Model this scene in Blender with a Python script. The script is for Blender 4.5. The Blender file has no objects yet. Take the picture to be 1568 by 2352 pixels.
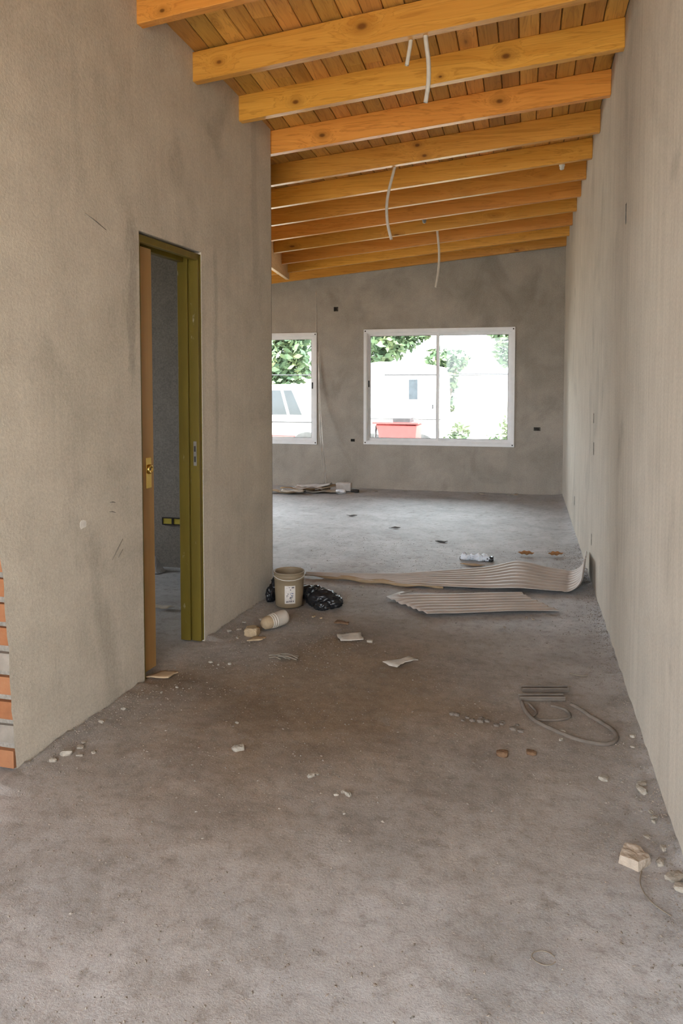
import bpy, bmesh, math, random
from mathutils import Vector, Matrix, noise
random.seed(7)
scene = bpy.context.scene
COL = scene.collection

# ------------------------------------------------------------------ camera
CAM_H = 1.38
FPX, CYPX, YAW, PIT = 1700.29, 966.24, 0.2434, 0.0503
cam_d = bpy.data.cameras.new('camera')
cam_d.sensor_fit = 'VERTICAL'
cam_d.sensor_height = 36.0
cam_d.sensor_width = 24.0
cam_d.lens = FPX / 2352.0 * 36.0
cam_d.shift_y = -(1176.0 - CYPX) / 2352.0
cam_d.clip_start = 0.05
cam = bpy.data.objects.new('camera', cam_d)
COL.objects.link(cam)
fwd = Vector((-math.sin(YAW) * math.cos(PIT), math.cos(YAW) * math.cos(PIT), -math.sin(PIT)))
rgt = Vector((math.cos(YAW), math.sin(YAW), 0))
upv = rgt.cross(fwd)
rm = Matrix((rgt, upv, -fwd)).transposed()
cam.matrix_world = Matrix.Translation((0, 0, CAM_H)) @ rm.to_4x4()
scene.camera = cam

# ------------------------------------------------------------------ light
SKY = (0.86, 0.93, 1.0)
SKY_STRENGTH = 5.4
SUN_STRENGTH = 12.0
world = bpy.data.worlds.new('sky')
scene.world = world
world.use_nodes = True
bg = world.node_tree.nodes['Background']
bg.inputs[0].default_value = (*SKY, 1)
bg.inputs[1].default_value = SKY_STRENGTH
sun_d = bpy.data.lights.new('sun', 'SUN')
sun_d.energy = SUN_STRENGTH
sun_d.color = (1.0, 0.96, 0.91)
sun_d.angle = 0.01
sun = bpy.data.objects.new('sun', sun_d)
COL.objects.link(sun)
sun.rotation_euler = (math.radians(33), 0, math.radians(-24))   # high, from behind the viewer and a little to the left


def portal(name, loc, rot, sx, sy):
    """sampling portal in an opening; gives off no light of its own"""
    l = bpy.data.lights.new(name, 'AREA')
    l.shape = 'RECTANGLE'
    l.size, l.size_y = sx, sy
    l.cycles.is_portal = True
    o = bpy.data.objects.new(name, l)
    COL.objects.link(o)
    o.location = loc
    o.rotation_euler = rot
    return o


R90 = math.pi / 2
portal('window_portal', (-1.09, 9.66, 1.33), (-R90, 0, 0), 1.8, 1.4)
portal('window_portal', (-3.64, 9.66, 1.33), (-R90, 0, 0), 1.8, 1.4)
portal('doorway_portal', (-0.875, -1.66, 1.31), (R90, 0, 0), 2.55, 2.6)
scene.view_settings.view_transform = 'Standard'
scene.view_settings.look = 'None'
scene.view_settings.exposure = 1.28
scene.view_settings.gamma = 1.0
scene.view_settings.use_curve_mapping = False
scene.cycles.use_denoising = True
scene.cycles.max_bounces = 9
scene.cycles.diffuse_bounces = 6
scene.cycles.glossy_bounces = 2
scene.cycles.use_adaptive_sampling = True
scene.cycles.adaptive_threshold = 0.08
scene.cycles.sample_clamp_indirect = 12.0
scene.cycles.caustics_reflective = False
scene.cycles.caustics_refractive = False

# ------------------------------------------------------------------ material helper


class Mat:
    def __init__(self, name, rough=0.8, metal=0.0, spec=0.3):
        m = bpy.data.materials.new(name)
        m.use_nodes = True
        self.m = m
        self.nt = m.node_tree
        self.b = self.nt.nodes['Principled BSDF']
        self.b.inputs['Roughness'].default_value = rough
        self.b.inputs['Metallic'].default_value = metal
        self.b.inputs['Specular IOR Level'].default_value = spec
        self._co = None

    def node(self, t, **kw):
        n = self.nt.nodes.new(t)
        for k, v in kw.items():
            setattr(n, k, v)
        return n

    def link(self, a, b):
        self.nt.links.new(a, b)

    def _set(self, sock, v):
        if isinstance(v, bpy.types.NodeSocket):
            self.link(v, sock)
        elif isinstance(v, (tuple, list)) and len(v) == 3 and sock.type == 'RGBA':
            sock.default_value = (*v, 1)
        else:
            sock.default_value = v

    def coord(self, kind='Object'):
        if self._co is None:
            self._co = self.node('ShaderNodeTexCoord')
        return self._co.outputs[kind]

    def mapping(self, scale=(1, 1, 1), rot=(0, 0, 0), loc=(0, 0, 0), src=None):
        n = self.node('ShaderNodeMapping')
        self.link(src or self.coord(), n.inputs[0])
        n.inputs['Location'].default_value = loc
        n.inputs['Rotation'].default_value = rot
        n.inputs['Scale'].default_value = scale
        return n.outputs[0]

    def noise(self, scale, detail=4, rough=0.55, src=None, dist=0.0, out='Fac'):
        n = self.node('ShaderNodeTexNoise')
        n.inputs['Scale'].default_value = scale
        n.inputs['Detail'].default_value = detail
        n.inputs['Roughness'].default_value = rough
        n.inputs['Distortion'].default_value = dist
        self.link(src or self.coord(), n.inputs['Vector'])
        return n.outputs[out]

    def voronoi(self, scale, src=None, feature='F1', out='Distance'):
        n = self.node('ShaderNodeTexVoronoi', feature=feature)
        n.inputs['Scale'].default_value = scale
        self.link(src or self.coord(), n.inputs['Vector'])
        return n.outputs[out]

    def ramp(self, fac, stops, interp='LINEAR'):
        n = self.node('ShaderNodeValToRGB')
        cr = n.color_ramp
        cr.interpolation = interp
        while len(cr.elements) < len(stops):
            cr.elements.new(0.5)
        for e, (pos, c) in zip(cr.elements, stops):
            e.position = pos
            e.color = (*c, 1) if not isinstance(c, (int, float)) else (c, c, c, 1)
        self.link(fac, n.inputs[0])
        return n.outputs[0]

    def mix(self, fac, a, b, mode='MIX'):
        n = self.node('ShaderNodeMix', data_type='RGBA', blend_type=mode)
        self._set(n.inputs[0], fac)
        self._set(n.inputs[6], a)
        self._set(n.inputs[7], b)
        return n.outputs[2]

    def math(self, op, a, b=0.0, c=None, clamp=False):
        n = self.node('ShaderNodeMath', operation=op, use_clamp=clamp)
        self._set(n.inputs[0], a)
        self._set(n.inputs[1], b)
        if c is not None:
            self._set(n.inputs[2], c)
        return n.outputs[0]

    def rand(self):
        return self.node('ShaderNodeObjectInfo').outputs['Random']

    def sep(self, v):
        n = self.node('ShaderNodeSeparateXYZ')
        self.link(v, n.inputs[0])
        return n.outputs

    def color(self, c):
        self._set(self.b.inputs['Base Color'], c)
        return self

    def bump(self, h, strength=0.3, dist=0.01, prev=None):
        n = self.node('ShaderNodeBump')
        n.inputs['Strength'].default_value = strength
        n.inputs['Distance'].default_value = dist
        self.link(h, n.inputs['Height'])
        if prev is not None:
            self.link(prev, n.inputs['Normal'])
        self.link(n.outputs[0], self.b.inputs['Normal'])
        return n.outputs[0]


def simple(name, col, rough=0.7, metal=0.0, spec=0.3, var=0.25, scale=12, bump=0.0):
    m = Mat(name, rough, metal, spec)
    f = m.noise(scale, 5)
    d = tuple(c * (1 - var) for c in col)
    l = tuple(min(1, c * (1 + var * 0.6)) for c in col)
    m.color(m.ramp(f, [(0.3, d), (0.7, l)]))
    if bump:
        m.bump(m.noise(scale * 4, 4), bump, 0.004)
    return m.m


def plaster(name, tones, streak=0.0, bumps=0.35, patch=0.9, seed=0.0, door=False):
    """grey cement render: float marks, damp patches, fine sand"""
    m = Mat(name, 0.93, 0, 0.15)
    src = m.mapping(loc=(seed, seed * 0.7, seed * 1.3))
    big = m.noise(patch, 5, 0.6, src, 0.6)
    mid = m.noise(4.5, 5, 0.62, src, 0.4)
    fine = m.noise(90, 3, 0.6, src)
    c = m.ramp(big, [(0.33, tones[0]), (0.5, tones[1]), (0.66, tones[2])])
    c = m.mix(0.28, c, m.ramp(mid, [(0.3, tuple(v * 0.62 for v in tones[1])), (0.7, tuple(min(1, v * 1.25) for v in tones[2]))]))
    if streak:
        st = m.noise(1.0, 6, 0.65, m.mapping(scale=(34, 34, 0.9)))
        c = m.mix(streak, c, m.ramp(st, [(0.3, tuple(v * 0.68 for v in tones[1])), (0.7, tuple(min(1, v * 1.3) for v in tones[1]))]))
    # darker damp blotches with soft edges of their own
    bl = m.noise(1.7, 4, 0.55, m.mapping(scale=(1, 1, 0.75), loc=(seed + 3.1, 5.2, seed)), 0.9)
    k = m.ramp(bl, [(0.56, 0.0), (0.70, 1.0)])
    c = m.mix(m.math('MULTIPLY', k, 0.45), c, tuple(v * 0.60 for v in tones[0]))
    if door:
        # patched-in cement round the door frame: trowelled bands with ragged edges
        xyz = m.sep(m.coord())
        wob = m.math('MULTIPLY', m.math('SUBTRACT', m.noise(1.0, 5, 0.7, m.mapping(scale=(9, 9, 2.2))), 0.5), 0.22)
        yy = m.math('ADD', xyz[1], wob)
        for (yc, half, z0, z1, col, amt) in ((2.985, 0.05, 1.35, 2.15, 0.50, 0.55), (3.70, 0.05, 0.0, 2.05, 1.22, 0.45), (3.79, 0.035, 0.9, 2.2, 0.58, 0.45), (4.30, 0.07, 1.9, 3.1, 0.62, 0.35), (2.62, 0.05, 2.05, 2.75, 0.66, 0.35)):
            a = m.math('SUBTRACT', 1.0, m.math('DIVIDE', m.math('ABSOLUTE', m.math('SUBTRACT', yy, yc)), half), clamp=True)
            zc, zh = (z0 + z1) / 2, (z1 - z0) / 2
            b = m.math('MULTIPLY', m.math('SUBTRACT', 1.0, m.math('DIVIDE', m.math('ABSOLUTE', m.math('SUBTRACT', xyz[2], zc)), zh), clamp=True), 4.0, clamp=True)
            k2 = m.math('MULTIPLY', m.math('MULTIPLY', m.ramp(a, [(0.1, 0.0), (0.6, 1.0)]), b), amt)
            c = m.mix(k2, c, tuple(min(0.8, v * col) for v in tones[1]))
    c = m.mix(0.22, c, m.ramp(fine, [(0.25, (0.08, 0.07, 0.06)), (0.75, (0.62, 0.57, 0.50))]))
    m.color(c)
    h = m.math('ADD', m.math('MULTIPLY', mid, 1.2), m.math('MULTIPLY', fine, 0.35))
    b1 = m.bump(h, bumps, 0.012)
    m.bump(m.noise(260, 2, 0.5, src), 0.25, 0.003, b1)
    return m.m


def wood(name, light, mid, dark, axis='x', knots=None, rough=0.36, vor=True, vary=0.3):
    """varnished pine, grain along the given local axis; knots = local points (metres)"""
    m = Mat(name, rough, 0, 0.45)
    long_, cross = 1.1, 17.0
    sc = {'x': (long_, cross, cross), 'y': (cross, long_, cross)}[axis]
    rnd = m.rand()
    comb = m.node('ShaderNodeCombineXYZ')
    for i in range(3):
        m.link(m.math('MULTIPLY', rnd, (37.0, 61.0, 83.0)[i]), comb.inputs[i])
    add = m.node('ShaderNodeVectorMath', operation='ADD')
    m.link(m.coord(), add.inputs[0])
    m.link(comb.outputs[0], add.inputs[1])
    co = add.outputs[0]
    kn = None
    if knots:
        for (kx, kz, kr) in knots:
            dn = m.node('ShaderNodeVectorMath', operation='DISTANCE')
            sx = m.node('ShaderNodeVectorMath', operation='MULTIPLY')
            m.link(m.coord(), sx.inputs[0])
            sx.inputs[1].default_value = (0.62, 0.0, 1.0) if axis == 'x' else (1, 0.62, 0)
            m.link(sx.outputs[0], dn.inputs[0])
            dn.inputs[1].default_value = (kx * 0.62, 0, kz) if axis == 'x' else (kx, kz * 0.62, 0)
            q = m.math('DIVIDE', dn.outputs['Value'], kr)
            kn = q if kn is None else m.math('MINIMUM', kn, q)
    if vor:
        v = m.node('ShaderNodeTexVoronoi', feature='F1')
        mp = m.mapping(scale=(1.5, 4.5, 4.5) if axis == 'x' else (4.5, 1.5, 4.5), src=co)
        v.inputs['Scale'].default_value = 1.0
        m.link(mp, v.inputs['Vector'])
        q = m.math('DIVIDE', v.outputs['Distance'], 0.055)
        kn = q if kn is None else m.math('MINIMUM', kn, q)
    grain_src = m.mapping(scale=sc, src=co)
    warp = m.node('ShaderNodeVectorMath', operation='ADD')
    m.link(grain_src, warp.inputs[0])
    if kn is not None:
        push = m.math('MULTIPLY', m.math('POWER', 2.718, m.math('MULTIPLY', kn, -0.55)), 2.4)
        cb = m.node('ShaderNodeCombineXYZ')
        for i in range(3):
            m.link(push, cb.inputs[i])
        m.link(cb.outputs[0], warp.inputs[1])
    g = m.noise(1.0, 5, 0.55, warp.outputs[0], 0.7)
    rings = m.math('FRACT', m.math('MULTIPLY', g, 7.0))
    rings = m.math('ABSOLUTE', m.math('SUBTRACT', rings, 0.5))
    c = m.ramp(g, [(0.3, mid), (0.55, light), (0.75, mid)])
    c = m.mix(m.math('MULTIPLY', m.ramp(rings, [(0.0, 1.0), (0.16, 0.0)]), 0.5), c, dark)
    fine = m.noise(1.0, 3, 0.6, m.mapping(scale=tuple(s * (1.5 if s < 5 else 9) for s in sc), src=co))
    c = m.mix(0.22, c, m.ramp(fine, [(0.3, dark), (0.7, light)]))
    hv = m.node('ShaderNodeHueSaturation')
    m._set(hv.inputs['Value'], m.math('ADD', m.math('MULTIPLY', m.math('FRACT', m.math('MULTIPLY', rnd, 7.31)), vary), 1 - vary * 0.55))
    m._set(hv.inputs['Hue'], m.math('ADD', m.math('MULTIPLY', m.math('FRACT', m.math('MULTIPLY', rnd, 13.7)), 0.016), 0.491))
    m.link(c, hv.inputs['Color'])
    c = hv.outputs[0]
    if kn is not None:
        c = m.mix(m.ramp(kn, [(0.45, 1.0), (1.25, 0.0)]), c, (0.075, 0.022, 0.006))
        halo = m.ramp(m.math('DIVIDE', kn, 5.0), [(0.1, 0.55), (0.62, 0.0)])
        c = m.mix(halo, c, tuple(v * 0.72 for v in dark))
    m.color(c)
    m.bump(fine, 0.12, 0.002)
    return m.m


# ------------------------------------------------------------------ mesh helpers
class MB:
    def __init__(self):
        self.v, self.f, self.sm = [], [], []

    def face(self, pts, smooth=False):
        i = len(self.v)
        self.v += [tuple(p) for p in pts]
        self.f.append(tuple(range(i, i + len(pts))))
        self.sm.append(smooth)

    def box(self, a, b, M=None):
        (x0, y0, z0), (x1, y1, z1) = a, b
        c = [(x0, y0, z0), (x1, y0, z0), (x1, y1, z0), (x0, y1, z0), (x0, y0, z1), (x1, y0, z1), (x1, y1, z1), (x0, y1, z1)]
        self.hexa(c, M)
        return self

    def hexa(self, c, M=None):
        if M is not None:
            c = [tuple(M @ Vector(p)) for p in c]
        i = len(self.v)
        self.v += [tuple(p) for p in c]
        for q in ((0, 3, 2, 1), (4, 5, 6, 7), (0, 1, 5, 4), (1, 2, 6, 5), (2, 3, 7, 6), (3, 0, 4, 7)):
            self.f.append(tuple(i + k for k in q))
            self.sm.append(False)

    def tube(self, pts, r, n=10, caps=True):
        pts = [Vector(p) for p in pts]
        i0 = len(self.v)
        up = Vector((0, 0, 1))
        for k, p in enumerate(pts):
            t = (pts[min(k + 1, len(pts) - 1)] - pts[max(k - 1, 0)]).normalized()
            a = t.cross(up if abs(t.z) < 0.95 else Vector((0, 1, 0))).normalized()
            b = a.cross(t)
            rr = r[k] if isinstance(r, (list, tuple)) else r
            for j in range(n):
                th = 2 * math.pi * j / n
                self.v.append(tuple(p + a * rr * math.cos(th) + b * rr * math.sin(th)))
        for k in range(len(pts) - 1):
            for j in range(n):
                a0 = i0 + k * n + j
                a1 = i0 + k * n + (j + 1) % n
                self.f.append((a0, a1, a1 + n, a0 + n))
                self.sm.append(True)
        if caps:
            self.f.append(tuple(i0 + j for j in range(n))[::-1])
            self.f.append(tuple(i0 + (len(pts) - 1) * n + j for j in range(n)))
            self.sm += [False, False]
        return self

    def lathe(self, prof, n=32, M=None):
        i0 = len(self.v)
        for (r, z) in prof:
            for j in range(n):
                th = 2 * math.pi * j / n
                p = Vector((r * math.cos(th), r * math.sin(th), z))
                self.v.append(tuple(M @ p) if M is not None else tuple(p))
        for k in range(len(prof) - 1):
            for j in range(n):
                a0 = i0 + k * n + j
                a1 = i0 + k * n + (j + 1) % n
                self.f.append((a0, a1, a1 + n, a0 + n))
                self.sm.append(True)
        return self

    def grid(self, P, nu, nv, smooth=True):
        i0 = len(self.v)
        for i in range(nu + 1):
            for j in range(nv + 1):
                self.v.append(tuple(P(i / nu, j / nv)))
        for i in range(nu):
            for j in range(nv):
                a = i0 + i * (nv + 1) + j
                self.f.append((a, a + nv + 1, a + nv + 2, a + 1))
                self.sm.append(smooth)
        return self

    def mesh(self, name, weld=False):
        me = bpy.data.meshes.new(name)
        me.from_pydata(self.v, [], self.f)
        me.polygons.foreach_set('use_smooth', self.sm)
        if weld:
            bm = bmesh.new()
            bm.from_mesh(me)
            bmesh.ops.remove_doubles(bm, verts=bm.verts, dist=1e-5)
            bmesh.ops.recalc_face_normals(bm, faces=bm.faces)
            bm.to_mesh(me)
            bm.free()
        me.update()
        return me

    def build(self, name, mat, parent=None, weld=False, loc=None, rotz=0.0):
        me = self.mesh(name, weld)
        me.materials.append(mat)
        return link(name, me, parent, loc, rotz)


def link(name, data, parent=None, loc=None, rotz=0.0):
    o = bpy.data.objects.new(name, data)
    COL.objects.link(o)
    if loc is not None:
        o.location = loc
    if rotz:
        o.rotation_euler = (0, 0, rotz)
    if parent is not None:
        o.parent = parent
    return o


def empty(name, loc=(0, 0, 0), rotz=0.0, parent=None):
    o = link(name, None, parent, loc, rotz)
    o.empty_display_size = 0.1
    return o


def tag(o, label, cat, group=None, kind=None):
    o['label'] = label
    if cat:
        o['category'] = cat
    if group:
        o['group'] = group
    if kind:
        o['kind'] = kind
    return o


def struct(o, label=None):
    o['kind'] = 'structure'
    if label:
        o['label'] = label
    return o


def bevel(o, w=0.003, seg=1):
    b = o.modifiers.new('bevel', 'BEVEL')
    b.width = w
    b.segments = seg
    b.limit_method = 'ANGLE'
    return o


def wall_grid(mb, us, vs, solid, P, t0, t1):
    nu, nv = len(us) - 1, len(vs) - 1
    S = lambda i, j: 0 <= i < nu and 0 <= j < nv and solid((us[i] + us[i + 1]) / 2, (vs[j] + vs[j + 1]) / 2)
    for i in range(nu):
        for j in range(nv):
            if not S(i, j):
                continue
            a, b, c, d = us[i], us[i + 1], vs[j], vs[j + 1]
            for t in (t0, t1):
                mb.face([P(a, c, t), P(b, c, t), P(b, d, t), P(a, d, t)])
            if not S(i - 1, j):
                mb.face([P(a, c, t0), P(a, d, t0), P(a, d, t1), P(a, c, t1)])
            if not S(i + 1, j):
                mb.face([P(b, c, t0), P(b, d, t0), P(b, d, t1), P(b, c, t1)])
            if not S(i, j - 1):
                mb.face([P(a, c, t0), P(b, c, t0), P(b, c, t1), P(a, c, t1)])
            if not S(i, j + 1):
                mb.face([P(a, d, t0), P(b, d, t0), P(b, d, t1), P(a, d, t1)])
    return mb


def hole_wall(us, vs, holes, P, t0, t1):
    for (a, b, c, d) in holes:
        us = us + [a, b]
        vs = vs + [c, d]
    us, vs = sorted(set(us)), sorted(set(vs))
    solid = lambda u, v: not any(a < u < b and c < v < d for (a, b, c, d) in holes)
    return wall_grid(MB(), us, vs, solid, P, t0, t1)


# ------------------------------------------------------------------ materials
M_left = plaster('plaster_left', [(0.44, 0.40, 0.32), (0.55, 0.495, 0.408), (0.625, 0.565, 0.468)], 0.16, 0.3, 0.9, 1.7, True)
M_right = plaster('plaster_right', [(0.49, 0.445, 0.375), (0.57, 0.52, 0.44), (0.64, 0.585, 0.50)], 0.34, 0.18, 0.7, 4.1)
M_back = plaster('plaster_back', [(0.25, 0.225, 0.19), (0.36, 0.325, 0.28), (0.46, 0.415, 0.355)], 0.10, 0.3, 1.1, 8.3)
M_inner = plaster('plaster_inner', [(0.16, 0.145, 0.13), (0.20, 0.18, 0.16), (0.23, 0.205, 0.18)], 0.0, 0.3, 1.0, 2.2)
M_mortar = plaster('mortar', [(0.16, 0.142, 0.118), (0.20, 0.175, 0.147), (0.24, 0.21, 0.175)], 0.0, 0.6, 3.0, 6.0)

PINE_L, PINE_M, PINE_D = (0.74, 0.362, 0.068), (0.63, 0.27, 0.040), (0.36, 0.135, 0.016)
M_beam = wood('pine_beam', PINE_L, PINE_M, PINE_D, 'x', None, 0.34)
M_plank = wood('pine_plank', (0.64, 0.345, 0.085), (0.50, 0.245, 0.05), (0.26, 0.10, 0.016), 'y', None, 0.36, True, 0.55)
M_rawpine = wood('raw_pine', (0.78, 0.56, 0.30), (0.70, 0.47, 0.22), (0.5, 0.3, 0.12), 'y', None, 0.5, False, 0.1)
M_scrapwood = wood('scrap_wood', (0.50, 0.40, 0.28), (0.42, 0.32, 0.21), (0.25, 0.17, 0.10), 'x', None, 0.8, False, 0.3)

M_alu = simple('white_aluminium', (0.80, 0.80, 0.80), 0.35, 0, 0.5, 0.05)
M_screw = simple('dark_screw', (0.06, 0.05, 0.045), 0.5, 0.6)
M_latch = simple('black_latch', (0.03, 0.03, 0.032), 0.4)
M_rubber = simple('rubber_gasket', (0.09, 0.09, 0.09), 0.7)
g = Mat('clear_glass')
tr = g.node('ShaderNodeBsdfTransparent')
tr.inputs[0].default_value = (0.94, 0.96, 0.95, 1)
gl = g.node('ShaderNodeBsdfGlossy')
gl.inputs['Roughness'].default_value = 0.02
lw = g.node('ShaderNodeFresnel')
lw.inputs[0].default_value = 1.35
mx = g.node('ShaderNodeMixShader')
g.link(lw.outputs[0], mx.inputs[0])
g.link(tr.outputs[0], mx.inputs[1])
g.link(gl.outputs[0], mx.inputs[2])
g.link(mx.outputs[0], g.nt.nodes['Material Output'].inputs[0])
M_glass = g.m

o_ = Mat('olive_painted_metal', 0.42, 0.0, 0.45)
f1 = o_.noise(1.0, 5, 0.6, o_.mapping(scale=(14, 14, 2.2)))
f2 = o_.noise(26, 6, 0.7, o_.mapping(scale=(1, 1, 0.35)))
c_ = o_.ramp(f1, [(0.3, (0.10, 0.070, 0.007)), (0.7, (0.14, 0.10, 0.011))])
c_ = o_.mix(o_.ramp(f2, [(0.64, 0.0), (0.72, 0.75)]), c_, (0.40, 0.35, 0.26))
o_.color(c_)
M_olive = o_.m
d_ = Mat('tan_door_veneer', 0.5, 0, 0.35)
f1 = d_.noise(1.0, 4, 0.5, d_.mapping(scale=(20, 20, 1.2)))
d_.color(d_.ramp(f1, [(0.3, (0.30, 0.165, 0.055)), (0.7, (0.37, 0.215, 0.08))]))
M_door = d_.m
M_brass = simple('brass', (0.80, 0.55, 0.16), 0.25, 1.0, 0.5, 0.1)
M_steel = simple('dull_steel', (0.30, 0.28, 0.25), 0.5, 0.8, 0.5, 0.2)
M_dark = simple('dark_cavity', (0.05, 0.045, 0.04), 0.95)
M_boxplastic = simple('grey_box_plastic', (0.16, 0.145, 0.125), 0.8, 0, 0.2, 0.35, 60)
M_boxyellow = simple('yellow_box_plastic', (0.50, 0.40, 0.07), 0.6, 0, 0.2, 0.15)
M_conduit = simple('white_conduit', (0.60, 0.57, 0.51), 0.4, 0, 0.4, 0.1, 30)

# floor: concrete under dust and dirt
fl = Mat('dirty_concrete', 0.66, 0, 0.36)
big = fl.noise(0.55, 6, 0.6, None, 0.7)
mid = fl.noise(3.2, 5, 0.62, None, 0.5)
small = fl.noise(22, 4, 0.65)
fine = fl.noise(140, 4, 0.65)
speck = fl.noise(330, 2, 0.5)
grey = fl.ramp(mid, [(0.28, (0.31, 0.31, 0.315)), (0.5, (0.41, 0.412, 0.42)), (0.72, (0.51, 0.513, 0.525))])
dirt = fl.ramp(mid, [(0.3, (0.145, 0.098, 0.055)), (0.7, (0.225, 0.158, 0.096))])
sp = fl.sep(fl.coord())
# walked-in soil lies in the stretch in front of the doorway and thins out to both ends
dy = fl.math('ABSOLUTE', fl.math('SUBTRACT', sp[1], 3.1))
dx = fl.math('ABSOLUTE', fl.math('SUBTRACT', sp[0], -1.0))
dd = fl.math('ADD', fl.math('MULTIPLY', dy, 0.48), fl.math('MULTIPLY', dx, 0.40))
soil = fl.math('ADD', fl.math('SUBTRACT', 1.22, dd), fl.math('MULTIPLY', fl.math('SUBTRACT', big, 0.5), 1.4), clamp=True)
c_ = fl.mix(soil, grey, dirt)
spots = fl.ramp(fl.noise(7, 5, 0.7, fl.mapping(loc=(4, 2, 1))), [(0.56, 0.0), (0.70, 0.6)])
c_ = fl.mix(spots, c_, (0.19, 0.165, 0.14))
c_ = fl.mix(0.34, c_, fl.mix(0.62, fl.ramp(small, [(0.3, (0.13, 0.12, 0.11)), (0.7, (0.52, 0.51, 0.50))]), c_))
c_ = fl.mix(fl.ramp(small, [(0.30, 0.45), (0.46, 0.0)]), c_, (0.17, 0.15, 0.13))
c_ = fl.mix(fl.ramp(fine, [(0.28, 0.42), (0.48, 0.0)]), c_, (0.13, 0.115, 0.10))
c_ = fl.mix(fl.ramp(fine, [(0.54, 0.0), (0.74, 0.32)]), c_, fl.mix(0.5, (0.56, 0.545, 0.53), c_))
c_ = fl.mix(fl.ramp(speck, [(0.69, 0.0), (0.74, 0.7)]), c_, (0.60, 0.57, 0.53))
c_ = fl.mix(fl.ramp(speck, [(0.26, 0.6), (0.31, 0.0)]), c_, (0.10, 0.085, 0.07))
fl.color(c_)
fl.link(fl.math('SUBTRACT', 0.30, fl.math('MULTIPLY', soil, 0.24)), fl.b.inputs['Specular IOR Level'])
fl.link(fl.math('ADD', 0.66, fl.math('MULTIPLY', soil, 0.28)), fl.b.inputs['Roughness'])
hh = fl.math('ADD', fl.math('MULTIPLY', small, 1.0), fl.math('MULTIPLY', fine, 0.45))
b1 = fl.bump(hh, 0.35, 0.008)
fl.bump(speck, 0.25, 0.003, b1)
M_floor = fl.m

M_brick = Mat('orange_brick', 0.9, 0, 0.15)
f1 = M_brick.noise(9, 6, 0.65)
c_ = M_brick.ramp(f1, [(0.3, (0.17, 0.062, 0.026)), (0.6, (0.25, 0.10, 0.043)), (0.8, (0.26, 0.155, 0.09))])
c_ = M_brick.mix(M_brick.math('MULTIPLY', M_brick.rand(), 0.45), c_, (0.34, 0.17, 0.09))
M_brick.color(c_)
M_brick.bump(M_brick.noise(45, 5), 0.5, 0.006)
M_brick = M_brick.m
M_brickgrey = simple('cement_smeared_brick', (0.22, 0.19, 0.158), 0.95, 0, 0.1, 0.3, 14, 0.5)
M_card = simple('corrugated_sheet', (0.47, 0.415, 0.37), 0.5, 0, 0.5, 0.16, 5, 0.0)
M_cardbrown = simple('brown_cardboard', (0.40, 0.285, 0.175), 0.9, 0, 0.1, 0.2, 9, 0.2)
M_paper = simple('dirty_paper', (0.50, 0.455, 0.395), 0.9, 0, 0.1, 0.2, 25, 0.2)
M_bag = simple('black_plastic_bag', (0.012, 0.012, 0.014), 0.34, 0, 0.5, 0.2, 9)
M_whitebag = simple('white_plastic_film', (0.74, 0.78, 0.84), 0.35, 0, 0.45, 0.12, 30)
M_bucket = simple('dusty_bucket_plastic', (0.27, 0.205, 0.13), 0.55, 0, 0.35, 0.2, 7)
M_label = simple('white_label', (0.62, 0.57, 0.52), 0.7, 0, 0.2, 0.1, 40)
M_ink = simple('label_ink', (0.10, 0.09, 0.10), 0.7)
M_inkblue = simple('label_blue_ink', (0.16, 0.19, 0.30), 0.7)
M_cup = simple('dusty_white_plastic', (0.50, 0.445, 0.375), 0.5, 0, 0.35, 0.15, 18)
M_stone = simple('mortar_stone', (0.33, 0.29, 0.24), 0.95, 0, 0.1, 0.25, 30, 0.6)
M_stonepale = simple('pale_stone', (0.34, 0.305, 0.255), 0.95, 0, 0.1, 0.2, 40, 0.5)
M_tanstone = simple('tan_stone', (0.40, 0.30, 0.19), 0.95, 0, 0.1, 0.2, 30, 0.5)
M_rust = simple('rust_brown', (0.16, 0.095, 0.055), 0.9, 0, 0.1, 0.3, 40, 0.4)
M_leaf = simple('dry_leaf', (0.40, 0.20, 0.085), 0.8, 0, 0.2, 0.25, 60)
M_dustgrey = simple('dust_coated_metal', (0.165, 0.138, 0.115), 0.95, 0, 0.1, 0.2, 20, 0.4)
M_wire = simple('thin_dusty_wire', (0.24, 0.20, 0.155), 0.8, 0.2)
M_grit = simple('grit', (0.255, 0.225, 0.192), 0.95, 0, 0.1, 0.45, 25)
M_blockpale = simple('pale_block', (0.56, 0.54, 0.52), 0.95, 0, 0.1, 0.15, 20, 0.4)
M_cord = simple('white_cord', (0.70, 0.67, 0.62), 0.7)

# ------------------------------------------------------------------ layout numbers
XR, YB, YF, XL = 0.4544, 9.4676, -1.5, -5.5
TW = 0.15                               # wall thickness
LA = Vector((-1.745, 2.222, 0))         # near corner of the door wall
LT = Vector((0.06347, 0.99798, 0))      # along it, away from the viewer
LN = Vector((0.99798, -0.06347, 0))     # towards the corridor
LLEN = 2.335
BH = 0.147                              # beam depth
# beams: (x_left, y_left, z_left, y_right, z_right) of the lower front edge
Z0, SL = 3.0305, 0.0891
ys = [4.5687, 5.205, 5.7897, 6.35, 6.9221, 7.4918, 8.1437, 8.7146, 9.345]
BEAMS = []
for k in range(7, 0, -1):
    y = 2.857 - 0.6 * k
    BEAMS.append((XL, y + 0.32, 2.76, y, 3.08))
BEAMS += [(-1.692, 3.05, 2.973, 2.857, 3.080), (-1.66, 3.552, 2.914, 3.36, 3.0247), (-1.626, 4.09, 2.895, 3.959, 3.0337)]
for y in ys:
    BEAMS.append((XL, y, Z0 - SL * (XR - XL), y, Z0))
XREF = -1.65


def beam_at(b, x):
    t = (x - b[0]) / (XR - b[0])
    return b[1] + (b[3] - b[1]) * t, b[2] + (b[4] - b[2]) * t


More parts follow.
